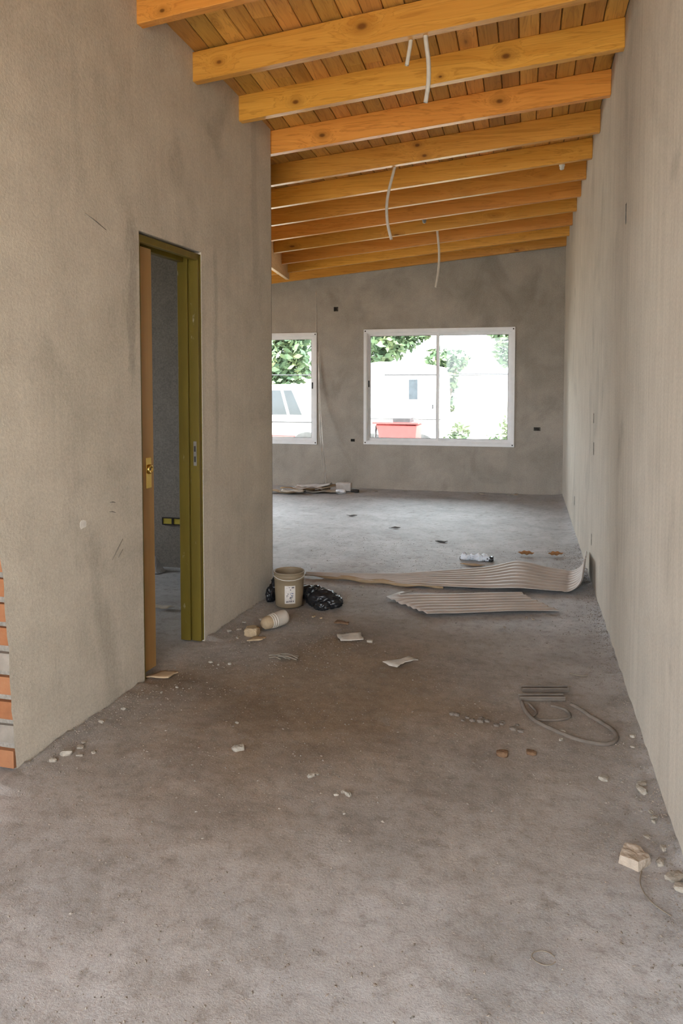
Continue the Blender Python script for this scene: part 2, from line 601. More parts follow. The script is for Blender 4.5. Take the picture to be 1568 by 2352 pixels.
def roof_z(x, y):
    """underside of the ceiling boards"""
    prev = None
    for b in BEAMS:
        by, bz = beam_at(b, x)
        if by >= y:
            if prev is None:
                return bz + BH
            t = (y - prev[0]) / (by - prev[0])
            return prev[1] + (bz - prev[1]) * t + BH
        prev = (by, bz)
    return prev[1] + BH


# ------------------------------------------------------------------ floor
mb = MB()
XF0, XF1, YF0, YF1 = -1.85, XR, 1.0, 6.2


def floor_h(x, y):
    n = noise.noise(Vector((x * 1.7, y * 1.7, 0.3))) * 0.006 + noise.noise(Vector((x * 6, y * 6, 4.0))) * 0.0035
    n += noise.noise(Vector((x * 19, y * 19, 2.0))) * 0.0022 + noise.noise(Vector((x * 48, y * 48, 7.0))) * 0.0012
    # swept dirt banked against the walls
    e = XR - x + 0.03 * noise.noise(Vector((0, y * 4, 1)))
    n += 0.035 * math.exp(-max(0, e) / 0.05) * (0.6 + 0.4 * noise.noise(Vector((x * 9, y * 9, 11))))
    if 2.1 < y < 4.6:
        l = x - (LA.x + (y - LA.y) * 0.0636)
        if l > 0 and not (3.02 < y < 3.64):
            n += 0.03 * math.exp(-l / 0.05) * (0.6 + 0.4 * noise.noise(Vector((x * 9, y * 9, 15))))
    return n


nx, ny = 150, 330
mb.grid(lambda u, v: (XF0 + (XF1 - XF0) * u, YF0 + (YF1 - YF0) * v, floor_h(XF0 + (XF1 - XF0) * u, YF0 + (YF1 - YF0) * v)), nx, ny)


def coarse(x0, x1, y0, y1, n, m):
    mb.grid(lambda u, v: (x0 + (x1 - x0) * u, y0 + (y1 - y0) * v, floor_h(x0 + (x1 - x0) * u, y0 + (y1 - y0) * v)), n, m)


coarse(XL, XF0, YF0, YF1, 60, 90)
coarse(XL, XR, YF1, YB, 160, 90)
coarse(XL, XR, YF, YF0, 60, 40)
floor = struct(mb.build('floor', M_floor, weld=True), 'dusty grey concrete floor strewn with brown soil and grit')
slab = struct(MB().box((XL - TW, YF - TW, -0.35), (XR + TW, YB + TW, -0.06)).build('floor', M_mortar), 'concrete slab under the floor')
slab.parent = floor
slab.name = 'slab'
del slab['kind']

# ------------------------------------------------------------------ walls
# right wall with chased-in socket boxes  (y, z, height)
RB = [(3.806, 2.19, 0.10, 0.055), (5.323, 1.142, 0.07, 0.05), (5.286, 0.936, 0.09, 0.055), (7.172, 0.286, 0.09, 0.06), (5.343, 0.300, 0.085, 0.05)]
holes = [(y - w / 2, y + w / 2, z - h / 2, z + h / 2) for (y, z, h, w) in RB]
PR = lambda u, v, t: (XR + t, u, v if v < 50 else roof_z(XR, u) + 0.06)
usr = [YF - TW, -1, 0.5, 2, 2.857, 3.36, 3.959, 4.57, 5.2, 6, 7, 8, 9, YB + TW]
wall_right = struct(hole_wall(usr, [-0.1, 1.6, 99.0], holes, PR, 0.0, TW).build('wall_right', M_right, weld=True), 'long pale plastered wall with vertical brush streaks')

# far wall with two windows
W1 = (-2.012, -0.171, 0.622, 2.041)
W2 = (-4.56, -2.727, 0.607, 2.013)
BBX = [(-2.426, 2.353, 0.062, 0.062), (-2.198, 0.633, 0.038, 0.058), (0.144, 0.815, 0.045, 0.082)]
holes = [W1, W2] + [(x - w / 2, x + w / 2, z - h / 2, z + h / 2) for (x, z, h, w) in BBX]
PB = lambda u, v, t: (u, YB + t, v if v < 50 else roof_z(u, YB) + 0.06)
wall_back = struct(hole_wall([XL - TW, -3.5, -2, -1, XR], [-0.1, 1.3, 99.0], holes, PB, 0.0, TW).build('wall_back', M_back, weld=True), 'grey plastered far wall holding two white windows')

# outer left wall (with a side window) and the street-side wall behind the viewer, open as a wide doorway
PL = lambda u, v, t: (XL - t, u, v if v < 50 else roof_z(XL, u) + 0.06)
wall_left_outer = struct(hole_wall([YF - TW, 0, 2, 4, 6, 8, YB], [-0.1, 99.0], [(5.9, 8.3, 0.6, 2.05), (-0.9, 0.9, 0.5, 2.1), (3.0, 4.5, 0.9, 2.1)], PL, 0.0, TW).build('wall_side', M_back, weld=True), 'outer plastered side wall')
PF = lambda u, v, t: (u, YF - t, v if v < 50 else roof_z(u, YF) + 0.06)
wall_front = struct(hole_wall([XL, -3, -1, XR], [-0.1, 99.0], [(-2.15, 0.4, 0.0, 2.62)], PF, 0.0, TW).build('wall_front', M_left, weld=True), 'front wall with the wide open doorway')
portal('side_window_portal', (XL - 0.16, 7.1, 1.32), (0, -R90, 0), 1.4, 2.3)
portal('side_window_portal', (XL - 0.16, 0.0, 1.3), (0, -R90, 0), 1.6, 1.8)
portal('side_window_portal', (XL - 0.16, 3.75, 1.5), (0, -R90, 0), 1.2, 1.5)

# door wall: plastered, door opening, hollow pocket for the sliding leaf, ragged near edge
DU0, DU1, DZ = 0.822, 1.402, 2.066
LTH = 0.13
edge = [(0.0, 0.0), (0.083, -0.006), (0.19, -0.015), (0.279, -0.021), (0.367, -0.027), (0.436, -0.024), (0.549, -0.037), (0.642, -0.042), (0.72, -0.046), (0.776, -0.058), (1.1, -0.075), (1.6, -0.08)]


def edge_u(z):
    for (a, b) in zip(edge, edge[1:]):
        if a[0] <= z <= b[0]:
            return a[1] + (b[1] - a[1]) * (z - a[0]) / (b[0] - a[0])
    return edge[-1][1] if z > 1 else 0.0


def PW(u, v, t):
    if u < 0.001:
        z = v if v < 50 else 3.2
        u = edge_u(z) + (0.006 * noise.noise(Vector((z * 21, 0, 0))) + 0.004 * noise.noise(Vector((z * 60, 2, 0))) if z < 1.2 else 0)
        if t > 0.03:
            u = 0.06
    q = LA + LT * u - LN * t
    return (q.x, q.y, v if v < 50 else roof_z(q.x, q.y) + 0.04)


zs = [-0.06] + [i * 0.045 for i in range(1, 27)] + [1.5, DZ, 99.0]
us = [0.0, 0.2, DU0, DU1, 1.87, LLEN]
mb = MB()
# skin in front, core behind, leaving a slot between them beside the opening
wall_grid(mb, us, zs, lambda u, v: not (DU0 < u < DU1 and v < DZ), PW, 0.0, 0.035)
wall_grid(mb, us, zs, lambda u, v: not (0.2 < u < DU1 and v < DZ), PW, 0.035, 0.085)
wall_grid(mb, us, zs, lambda u, v: not (DU0 < u < DU1 and v < DZ), PW, 0.085, LTH)
wall_left = struct(mb.build('wall_left', M_left, weld=True), 'beige plastered partition wall with a narrow doorway')


def LW(u, t, z):
    q = LA + LT * u - LN * t
    return Vector((q.x, q.y, z))


# brick wall turning left at the near corner: every brick its own piece
XW0 = -1.750
mb = MB().box((XL, 2.233, -0.06), (XW0 - 0.006, 2.36, 3.2))
wall_near = struct(mb.build('wall_inner_near', M_mortar), 'bare brick wall at the left edge of the corridor')
bm_ = MB().box((-0.115, -0.03, -0.0315), (0.115, 0.01, 0.0315)).mesh('brick')
bh_ = MB().box((-0.052, -0.03, -0.0315), (0.052, 0.01, 0.0315)).mesh('brick')
bm_.materials.append(M_brick)
bh_.materials.append(M_brick)
bg_ = bm_.copy()
bg_.materials[0] = M_brickgrey
bhg = bh_.copy()
bhg.materials[0] = M_brickgrey
r = random.Random(3)
for c in range(33):
    z = 0.041 + c * 0.0885
    if c % 2 == 0:
        row = [(XW0 - 0.115 - 0.245 * i, 0) for i in range(3)]
    else:
        row = [(XW0 - 0.052, 1)] + [(XW0 - 0.104 - 0.015 - 0.115 - 0.245 * i, 0) for i in range(3)]
    for i, (x, half) in enumerate(row):
        greyb = (i == 0 and c in (1, 4)) or r.random() < 0.12
        me = (bhg if greyb else bh_) if half else (bg_ if greyb else bm_)
        b = link('brick', me, wall_near, (x + r.uniform(-0.004, 0.002), 2.245 + r.uniform(-0.004, 0.006), z + r.uniform(-0.002, 0.002)))
        b.rotation_euler = (0, r.uniform(-0.012, 0.012), r.uniform(-0.015, 0.015))
# rest of the small dark room behind the door
mb = MB()
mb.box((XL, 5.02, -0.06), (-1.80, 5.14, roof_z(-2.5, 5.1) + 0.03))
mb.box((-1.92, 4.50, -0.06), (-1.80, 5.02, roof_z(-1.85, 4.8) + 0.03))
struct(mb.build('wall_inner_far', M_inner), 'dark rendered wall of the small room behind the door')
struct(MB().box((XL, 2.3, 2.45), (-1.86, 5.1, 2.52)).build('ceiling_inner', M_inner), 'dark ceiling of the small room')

# ------------------------------------------------------------------ ceiling boards
ceiling = struct(empty('ceiling'), 'sloping ceiling of narrow varnished pine boards')
r = random.Random(11)
PWID = 0.1015
stations = sorted(set([YF] + [b[3] for b in BEAMS] + [YB]))
x = XR - 0.003
strip = 0
while x > XL + 0.02:
    x0 = max(XL + 0.002, x - PWID + 0.0035)
    cuts = [YF]
    y = YF + r.uniform(1.0, 3.2)
    while y < YB - 0.6:
        k = min(range(len(stations)), key=lambda i: abs(stations[i] - y))
        cuts.append(stations[k] + 0.02)
        y = cuts[-1] + r.choice((2.4, 3.0, 3.6))
    cuts.append(YB - 0.002)
    for (ya, yb) in zip(cuts, cuts[1:]):
        yss = [ya + 0.001] + [s for s in stations if ya + 0.05 < s < yb - 0.05] + [yb - 0.001]
        mb = MB()
        oy = (ya + yb) / 2
        drop = r.uniform(0, 0.0015)
        sec = [[(xx, yy - oy, roof_z(xx, yy) + 0.001 - drop + dz) for (xx, dz) in ((x0 + 0.003, 0), (x - 0.003, 0), (x, 0.004), (x, 0.014), (x0, 0.014), (x0, 0.004))] for yy in yss]
        for a, b in zip(sec, sec[1:]):
            for k in range(6):
                mb.face([a[k], b[k], b[(k + 1) % 6], a[(k + 1) % 6]])
        mb.face(sec[0])
        mb.face(sec[-1][::-1])
        o = mb.build('plank', M_plank, ceiling)
        o.location = (0, oy, 0)
    x -= PWID
    strip += 1
# roof skin above the boards keeps daylight out
mb = MB()
top = lambda x, y: (x, y, roof_z(x, y) + 0.05)
for (a, b) in zip([YF - 0.4] + stations[1:], stations[1:] + [YB + 0.5]):
    for (xa, xb) in ((XL - 0.5, XREF), (XREF, XR + 0.4)):
        lo = [(xx, yy, roof_z(xx, yy) + 0.04) for (xx, yy) in ((xa, a), (xb, a), (xb, b), (xa, b))]
        mb.hexa(lo + [(p[0], p[1], p[2] + 0.08) for p in lo])
o = mb.build('roof_deck', M_rawpine, ceiling)

# ------------------------------------------------------------------ ceiling beams
ORD = ['', 'first', 'second', 'third', 'fourth', 'fifth', 'sixth', 'seventh', 'eighth', 'ninth', 'tenth', 'eleventh', 'twelfth']
KN = {7: [(0.18, 0.03, 0.010)], 8: [(0.20, 0.068, 0.011), (0.95, 0.088, 0.020)], 9: [(0.40, 0.045, 0.014), (1.56, 0.070, 0.017), (1.22, 0.03, 0.007)],
      10: [(4.24, 0.06, 0.015), (5.33, 0.075, 0.015)], 11: [(4.75, 0.11, 0.013), (4.80, 0.03, 0.012)]}
for i, b in enumerate(BEAMS):
    xl, yl, zl, yr, zr = b
    if i in (7, 8, 9):                                  # built into the door wall
        yl, zl = beam_at(b, xl - 0.05)
        xl -= 0.05
    p0, p1 = Vector((xl, yl, zl)), Vector((XR, yr, zr))
    d = (p1 - p0)
    L = math.hypot(d.x, d.y)
    ang = math.atan2(d.y, d.x)
    rise = d.z
    w = 0.05
    mb = MB()
    lo = [(0, 0, 0), (L, 0, rise), (L, w, rise), (0, w, 0)]
    mb.hexa(lo + [(p[0], p[1], p[2] + BH) for p in lo])
    mat = M_beam
    if i in KN:
        kk = [(kx, rise * kx / L + kz, kr) for (kx, kz, kr) in KN[i]]
        mat = wood('pine_beam_knotty', PINE_L, PINE_M, PINE_D, 'x', kk, 0.34, False)
    o = mb.build('ceiling_beam', mat, None, False, p0, ang)
    bevel(o, 0.003)
    if i >= 7:
        n = len(BEAMS) - i
        lab = 'varnished pine ceiling beam lying along the top of the far wall' if n == 1 else 'varnished pine ceiling beam, %s counting from the far wall' % ORD[n]
        if i == 7:
            lab = 'varnished pine ceiling beam nearest the viewer, cut by the top of the photo'
    else:
        lab = 'varnished pine ceiling beam overhead near the viewer, out of the photo'
    tag(o, lab, 'beam', 'pine ceiling beams')

# board hanging below the far beams at the left
pa, pb = Vector((-2.515, 7.08, 0)), Vector((-2.875, 8.88, 0))
d = (pb - pa)
L = d.length
ang = math.atan2(d.y, d.x) - R90
mb = MB()
za, zb = 2.565, 2.672
mb.hexa([(-0.045, 0, za), (0, 0, za), (0, L, zb), (-0.045, L, zb), (-0.045, 0, roof_z(pa.x, pa.y) - 0.004), (0, 0, roof_z(pa.x, pa.y) - 0.004), (0, L, roof_z(pb.x, pb.y) - 0.004), (-0.045, L, roof_z(pb.x, pb.y) - 0.004)])
o = mb.build('trimmer_board', M_rawpine, None, False, (pa.x, pa.y, 0), ang)
bevel(o, 0.003)
tag(o, 'pale raw pine board running across the far beams beside the left wall', 'board')


# ------------------------------------------------------------------ windows
def window(name, x0, x1, z0, z1, mirror, label):
    root = struct(empty(name, ((x0 + x1) / 2, YB, z0)), label)
    W, Hh = x1 - x0, z1 - z0

    def ring(mb, xa, xb, za, zb, bw, ya, yb):
        mb.box((xa, ya, za), (xb, yb, za + bw))
        mb.box((xa, ya, zb - bw), (xb, yb, zb))
        mb.box((xa, ya, za + bw), (xa + bw, yb, zb - bw))
        mb.box((xb - bw, ya, za + bw), (xb, yb, zb - bw))

    sg = -1 if mirror else 1
    X = lambda v: sg * v
    hx = W / 2
    # flange lying on the plaster, then the track channel inside the opening
    mb = MB()
    ring(mb, -hx, hx, 0, Hh, 0.040, -0.012, 0.0)
    mb2 = MB()
    ring(mb2, -hx + 0.037, hx - 0.037, 0.037, Hh - 0.037, 0.014, -0.006, 0.085)
    bevel(mb.build('window_frame', M_alu, root), 0.002)
    bevel(mb2.build('window_track', M_alu, root), 0.0015)
    # thin rails of the two tracks
    mb = MB()
    for yy in (0.012, 0.045, 0.078):
        mb.box((-hx + 0.05, yy, 0.051), (hx - 0.05, yy + 0.003, 0.060))
        mb.box((-hx + 0.05, yy, Hh - 0.060), (hx - 0.05, yy + 0.003, Hh - 0.051))
    mb.build('window_rail', M_alu, root)
    # sashes: inner one on the latch side
    for k in range(2):
        s = MB()
        ya, yb = (0.016, 0.042) if k == 0 else (0.049, 0.075)
        xa, xb = (-hx + 0.049, 0.018) if k == 0 else (-0.018, hx - 0.049)
        xa, xb = sorted((X(xa), X(xb)))
        ring(s, xa, xb, 0.053, Hh - 0.053, 0.034, ya, yb)
        so = s.build('sash', M_alu, root)
        bevel(so, 0.002)
        g_ = MB().box((xa + 0.030, (ya + yb) / 2 - 0.002, 0.085), (xb - 0.030, (ya + yb) / 2 + 0.002, Hh - 0.085))
        g_.build('glass_pane', M_glass, so)
        gk = MB()
        ring(gk, xa + 0.034, xb - 0.034, 0.087, Hh - 0.087, 0.004, ya + 0.004, yb - 0.004)
        gk.build('gasket', M_rubber, so)
        if k == 0:
            xc = X(-hx + 0.066)
            lt = MB().box((xc - 0.008, ya - 0.008, Hh * 0.50), (xc + 0.008, ya, Hh * 0.50 + 0.085))
            lt.box((xc - 0.005, ya - 0.014, Hh * 0.50 + 0.028), (xc + 0.005, ya - 0.008, Hh * 0.50 + 0.06))
            bevel(lt.build('latch', M_latch, so), 0.002)
    for sx in (-1, 1):
        for sz in (0, 1):
            c = Matrix.Translation((sx * (hx - 0.022), -0.0125, 0.024 if sz == 0 else Hh - 0.024)) @ Matrix.Rotation(R90, 4, 'X')
            mb = MB().lathe([(0.0001, 0.004), (0.007, 0.003), (0.009, 0.0), (0.009, -0.002)], 12, c)
            mb.build('screw', M_screw, root)
    return root


window('window_1', -2.0515, -0.1317, 0.5832, 2.0801, False, 'white aluminium sliding window to the right on the far wall')
window('window_2', -4.60, -2.686, 0.567, 2.052, True, 'white aluminium sliding window half hidden behind the door wall')

# ------------------------------------------------------------------ door
door = struct(empty('door_1', LW(0, 0, 0)), 'olive metal door frame with a tan sliding leaf')
DI = door.matrix_world.inverted()


def dbox(mb, u0, u1, t0, t1, z0, z1):
    O = LW(0, 0, 0)
    c = [LW(u0, t1, z0), LW(u1, t1, z0), LW(u1, t0, z0), LW(u0, t0, z0)]
    c = [q - O for q in c]
    mb.hexa([tuple(q) for q in c] + [(q.x, q.y, z1) for q in c])


def dpart(name, mat, boxes, parent=door, bv=0.002):
    mb = MB()
    for b in boxes:
        dbox(mb, *b)
    o = mb.build(name, mat, parent)
    if bv:
        bevel(o, bv)
    return o


F0, F1, FZ = DU0 + 0.004, DU1 - 0.003, DZ - 0.012
# far jamb: two folded strips with a groove between
dpart('jamb', M_olive, [(F1 - 0.026, F1, 0.006, 0.056, 0.004, FZ), (F1 - 0.018, F1, 0.056, 0.066, 0.004, FZ), (F1 - 0.032, F1, 0.066, 0.124, 0.004, FZ), (F1 - 0.004, F1 + 0.001, 0.002, 0.007, 0.004, FZ)])
dpart('jamb', M_olive, [(F0, F0 + 0.012, 0.004, 0.030, 0.004, FZ), (F0, F0 + 0.03, 0.090, 0.124, 0.004, FZ)])
dpart('head', M_olive, [(F0, F1, 0.006, 0.034, FZ - 0.034, FZ), (F0, F1, 0.034, 0.086, FZ - 0.016, FZ), (F0, F1, 0.086, 0.124, FZ - 0.04, FZ)])
sp_ = dpart('strike_plate', M_steel, [(F1 - 0.0275, F1 - 0.0255, 0.022, 0.040, 0.945, 1.075)])
dpart('strike_hole', M_dark, [(F1 - 0.0282, F1 - 0.0272, 0.026, 0.036, 0.965, 0.995), (F1 - 0.0282, F1 - 0.0272, 0.026, 0.036, 1.02, 1.05)], sp_, 0)
leaf = dpart('door_leaf', M_door, [(0.24, 0.986, 0.040, 0.078, 0.012, 2.012)])
pl = dpart('lock_plate', M_brass, [(0.918, 0.962, 0.0375, 0.0402, 0.885, 1.03)], leaf, 0.001)
O = LW(0, 0, 0)
Mx = Matrix.Translation(LW(0.942, 0.0375, 0.975) - O) @ Matrix(((LN.x, LT.x, 0, 0), (LN.y, LT.y, 0, 0), (0, 0, 1, 0), (0, 0, 0, 1))) @ Matrix.Rotation(R90, 4, 'Y')
MB().lathe([(0.0001, 0.006), (0.010, 0.006), (0.013, 0.011), (0.019, 0.012), (0.022, 0.006), (0.023, 0.0)], 24, Mx).build('pull_ring', M_brass, leaf)
MB().lathe([(0.0001, 0.0085), (0.004, 0.0085), (0.0045, 0.006)], 10, Mx).build('keyhole', M_dark, leaf)
o = MB()
dbox(o, 0.832, 0.842, 0.028, 0.034, 0.86, 0.875)
o.build('bolt', M_steel, door)


# ------------------------------------------------------------------ socket boxes in the walls
def socket_box(P, w, h, dep, label, group, mat=M_boxplastic, cover=0.0):
    """P(a, b, t): a across, b up, t into the wall"""
    mb = MB()

    def bx(a0, a1, b0, b1, t0, t1):
        mb.hexa([P(a0, b0, t0), P(a1, b0, t0), P(a1, b0, t1), P(a0, b0, t1), P(a0, b1, t0), P(a1, b1, t0), P(a1, b1, t1), P(a0, b1, t1)])
    e, g2 = 0.004, 0.0005
    W2_, H2_ = w / 2 - g2, h / 2 - g2
    bx(-W2_, W2_, -H2_, -H2_ + e, 0.001, dep)
    bx(-W2_, W2_, H2_ - e, H2_, 0.001, dep)
    bx(-W2_, -W2_ + e, -H2_ + e, H2_ - e, 0.001, dep)
    bx(W2_ - e, W2_, -H2_ + e, H2_ - e, 0.001, dep)
    bx(-W2_, W2_, -H2_, H2_, dep, dep + e)
    o = empty('socket_box', P(0, 0, 0.001))
    iv = Vector(P(0, 0, 0.001))
    mb.v = [tuple(Vector(v) - iv) for v in mb.v]
    mb.build('box_shell', mat, o)
    mb = MB()
    for k in range(2):
        a = (-0.4 + 0.8 * k) * W2_
        mb.tube([Vector(P(a, H2_ * 0.6, dep * 0.8)) - iv, Vector(P(a * 0.4, 0, dep * 0.4)) - iv, Vector(P(a, -H2_ * 0.5, dep * 0.75)) - iv], 0.002, 6)
    mb.build('wire_tail', M_dark, o)
    tag(o, label, 'socket box', group)
    return o


labs = ['small dark socket box high on the right wall, nearest the viewer', 'upper of two small socket boxes one above the other on the right wall', 'lower of two small socket boxes one above the other on the right wall', 'farthest small socket box low on the right wall', 'low socket box on the right wall above the curled corrugated sheet']
for (y, z, h, w), lab in zip(RB, labs):
    socket_box(lambda a, b, t, y=y, z=z: (XR + t, y + a, z + b), w, h, 0.05, lab, 'socket boxes in the right wall')
labs = ['square socket box high on the far wall between the two windows', 'small socket box low on the far wall left of the big window', 'socket box on the far wall right of the big window']
for (x, z, h, w), lab in zip(BBX, labs):
    socket_box(lambda a, b, t, x=x, z=z: (x + a, YB + t, z + b), w, h, 0.05, lab, 'socket boxes in the far wall')
for k, (x, lab) in enumerate([(-2.585, 'left one of two yellow socket boxes seen through the doorway'), (-2.498, 'right one of two yellow socket boxes seen through the doorway')]):
    mb = MB()
    mb.box((-0.042, -0.004, -0.028), (0.042, 0.0, 0.028))
    for (a, b) in (((-0.042, -0.012, -0.028), (0.042, -0.004, -0.022)), ((-0.042, -0.012, 0.022), (0.042, -0.004, 0.028)), ((-0.042, -0.012, -0.022), (-0.036, -0.004, 0.022)), ((0.036, -0.012, -0.022), (0.042, -0.004, 0.022))):
        mb.box(a, b)
    o = empty('switch_box', (x, 5.02, 0.352))
    mb.build('box_rim', M_dark, o)
    MB().box((-0.034, -0.008, -0.020), (0.034, -0.0045, 0.020)).build('box_back', M_boxyellow, o)
    tag(o, lab, 'socket box', 'yellow socket boxes in the small room')

# white chip and small marks on the door wall
mb = MB()
for k, (u, z, s) in enumerate(((0.392, 0.815, 0.026),)):
    n = 9
    pts = [LW(u + s * math.cos(2 * math.pi * j / n) * random.uniform(0.7, 1.2), -0.0012, z + s * 0.75 * math.sin(2 * math.pi * j / n) * random.uniform(0.7, 1.2)) for j in range(n)]
    mb.face(pts)
    bk = [LW(0, 0, 0) * 0 + (p - LN * 0.0012) for p in pts]
    for j in range(n):
        mb.face([pts[j], bk[j], bk[(j + 1) % n], pts[(j + 1) % n]])
tag(mb.build('plaster_splash', simple('white_splash', (0.75, 0.72, 0.66), 0.9)), 'small white plaster splash on the beige wall left of the door', 'splash')

M_scratch = simple('scratched_render', (0.17, 0.155, 0.13), 0.95)
for (u0, z0, u1, z1) in ((0.575, 0.875, 0.615, 0.868), (0.57, 0.835, 0.615, 0.825), (0.585, 0.625, 0.665, 0.70), (0.63, 0.625, 0.665, 0.655), (0.44, 2.06, 0.58, 2.02)):
    a, b = LW(u0, -0.0004, z0), LW(u1, -0.0004, z1)
    MB().tube([a, a.lerp(b, 0.5) + Vector((0, 0, 0.002)), b], [0.0008, 0.0022, 0.0008], 5).build('scratch', M_scratch, wall_left)

# ------------------------------------------------------------------ conduits hanging from the ceiling


def conduit(pts, r, label):
    P = [Vector(p) for p in pts]
    out = []
    for i in range(len(P) - 1):
        p0, p1, p2, p3 = P[max(i - 1, 0)], P[i], P[i + 1], P[min(i + 2, len(P) - 1)]
        for k in range(6):
            t = k / 6
            out.append(0.5 * ((2 * p1) + (-p0 + p2) * t + (2 * p0 - 5 * p1 + 4 * p2 - p3) * t * t + (-p0 + 3 * p1 - 3 * p2 + p3) * t ** 3))
    out.append(P[-1])
    base = out[0]
    o = empty('conduit', base)
    mb = MB().tube([q - base for q in out], r, 12, False)
    mb.tube([q - base for q in out], r * 0.78, 12, False)
    mb.build('tube', M_conduit, o)
    e = out[-1] - base
    d = (out[-1] - out[-2]).normalized()
    MB().tube([e - d * 0.012, e - d * 0.010], r * 0.77, 12).build('bore', M_dark, o)
    tag(o, label, 'conduit', 'electrical conduits hanging from the ceiling')


conduit([(-0.525, 3.50, 3.12), (-0.537, 3.50, 2.978), (-0.547, 3.50, 2.91), (-0.556, 3.50, 2.861)], 0.0095, 'short pale conduit stub hanging from the ceiling close to the viewer')
conduit([(-0.468, 3.48, 3.12), (-0.466, 3.48, 2.977), (-0.452, 3.48, 2.86), (-0.452, 3.48, 2.76), (-0.464, 3.48, 2.676)], 0.0105, 'long pale conduit hanging from the ceiling beside the short stub')
conduit([(-0.895, 5.275, 3.05), (-0.922, 5.275, 2.91), (-0.957, 5.26, 2.76), (-0.972, 5.25, 2.646), (-0.965, 5.24, 2.52), (-0.937, 5.24, 2.40)], 0.0105, 'bowed pale conduit hanging in the middle of the ceiling')
conduit([(-0.90, 7.56, 3.05), (-0.881, 7.56, 2.90), (-0.862, 7.55, 2.70), (-0.866, 7.54, 2.53), (-0.891, 7.53, 2.346)], 0.0115, 'bowed pale conduit hanging farthest away near the big window')
for (x, y, z, lab, c) in ((0.244, 5.865, 3.005, 'white fitting under a beam near the right wall', M_conduit), (-0.94, 7.0, 2.905, 'tiny grey fitting under a beam between the two far conduits', M_steel)):
    o = empty('conduit_fitting', (x, y, z))
    MB().lathe([(0.0001, -0.020), (0.017, -0.020), (0.017, 0.0), (0.021, 0.0), (0.021, 0.014), (0.0001, 0.014)], 14).build('fitting_body', c, o)
    MB().lathe([(0.012, -0.0205), (0.012, -0.026), (0.0001, -0.026)], 12).build('fitting_cap', c, o)
    tag(o, lab, 'fitting')


# ------------------------------------------------------------------ rubble helpers
def rock(name, loc, size, mat, seed, label=None, cat=None, group=None, parent=None, sub=2, sharp=0.35, rotz=0.0, sink=0.25, lim=0.72):
    bm = bmesh.new()
    bmesh.ops.create_icosphere(bm, subdivisions=sub, radius=1)
    for v in bm.verts:
        n = noise.noise(v.co * 1.3 + Vector((seed * 7.1, seed * 3.3, seed))) * sharp + noise.noise(v.co * 3 + Vector((seed, 2, 1))) * sharp * 0.4
        v.co = v.co * (1 + n)
        for ax in range(3):                       # knock flat facets
            v.co[ax] = max(-lim, min(lim, v.co[ax]))
        v.co = Vector((v.co.x * size[0], v.co.y * size[1], v.co.z * size[2]))
    me = bpy.data.meshes.new(name)
    bm.to_mesh(me)
    bm.free()
    me.materials.append(mat)
    z = floor_h(loc[0], loc[1]) + size[2] * (0.72 - sink)
    o = link(name, me, parent, (loc[0], loc[1], z), rotz)
    if label:
        tag(o, label, cat, group)
    return o


def scrap(name, pts, mat, label, cat, group=None, thick=0.003, lift=0.012, seed=0, curl=0.01):
    """a torn flat piece lying on the floor: outline pts, slightly warped"""
    cx = sum(p[0] for p in pts) / len(pts)
    cy = sum(p[1] for p in pts) / len(pts)
    rr = random.Random(seed)
    rings = []
    for s in (1.0, 0.66, 0.33):
        ring = []
        for i in range(len(pts)):
            for k in range(4):
                a, b = pts[i], pts[(i + 1) % len(pts)]
                t = k / 4
                x, y = a[0] + (b[0] - a[0]) * t, a[1] + (b[1] - a[1]) * t
                jit = 0.006 if (s == 1.0 and k) else 0
                x, y = cx + (x - cx) * s + rr.uniform(-jit, jit), cy + (y - cy) * s + rr.uniform(-jit, jit)
                z = lift + curl * noise.noise(Vector((x * 14, y * 14, seed))) + floor_h(cx, cy)
                ring.append((x - cx, y - cy, z))
        rings.append(ring)
    mb = MB()
    n = len(rings[0])
    mid = (0, 0, lift + floor_h(cx, cy) + curl * noise.noise(Vector((cx * 14, cy * 14, seed))))
    for dz in (0, -thick):
        for a, b in zip(rings, rings[1:]):
            for i in range(n):
                q = [a[i], a[(i + 1) % n], b[(i + 1) % n], b[i]]
                mb.face([(p[0], p[1], p[2] + dz) for p in q], True)
        for i in range(n):
            mb.face([(p[0], p[1], p[2] + dz) for p in (rings[-1][i], rings[-1][(i + 1) % n], mid)], True)
    for i in range(n):
        a, b = rings[0][i], rings[0][(i + 1) % n]
        mb.face([a, b, (b[0], b[1], b[2] - thick), (a[0], a[1], a[2] - thick)])
    o = mb.build(name, mat, None, True, (cx, cy, 0))
    tag(o, label, cat, group)
    return o


# ------------------------------------------------------------------ bucket and bag
bx, by = -1.412, 4.335
bkt = empty('bucket', (bx, by, 0.004))
MB().lathe([(0.0001, 0.0), (0.078, 0.0), (0.084, 0.006), (0.0885, 0.10), (0.092, 0.168), (0.0945, 0.170), (0.0945, 0.176), (0.0925, 0.178), (0.0925, 0.184), (0.096, 0.186), (0.096, 0.192), (0.093, 0.194), (0.0935, 0.206), (0.097, 0.208), (0.097, 0.215), (0.090, 0.215), (0.089, 0.20), (0.084, 0.05), (0.080, 0.010), (0.0001, 0.010)], 48).build('bucket_body', M_bucket, bkt)
pts = []
for k in range(17):                                  # wire bail hanging against the front
    a = math.radians(-80 + 160 * k / 16) + math.radians(-70)
    pts.append((0.0985 * math.cos(a), 0.0985 * math.sin(a), 0.196 - 0.020 * math.cos((a - math.radians(-70)) * 1.1)))
MB().tube(pts, 0.0016, 6).build('bucket_handle', M_cord, bkt)
a0 = math.atan2(0 - by, 0 - bx) + 0.06


def lab_pt(s, z, off=0.001):
    rr = 0.0845 + (z - 0.006) * 0.046 + off
    return (rr * math.cos(a0 + s / rr), rr * math.sin(a0 + s / rr), z)


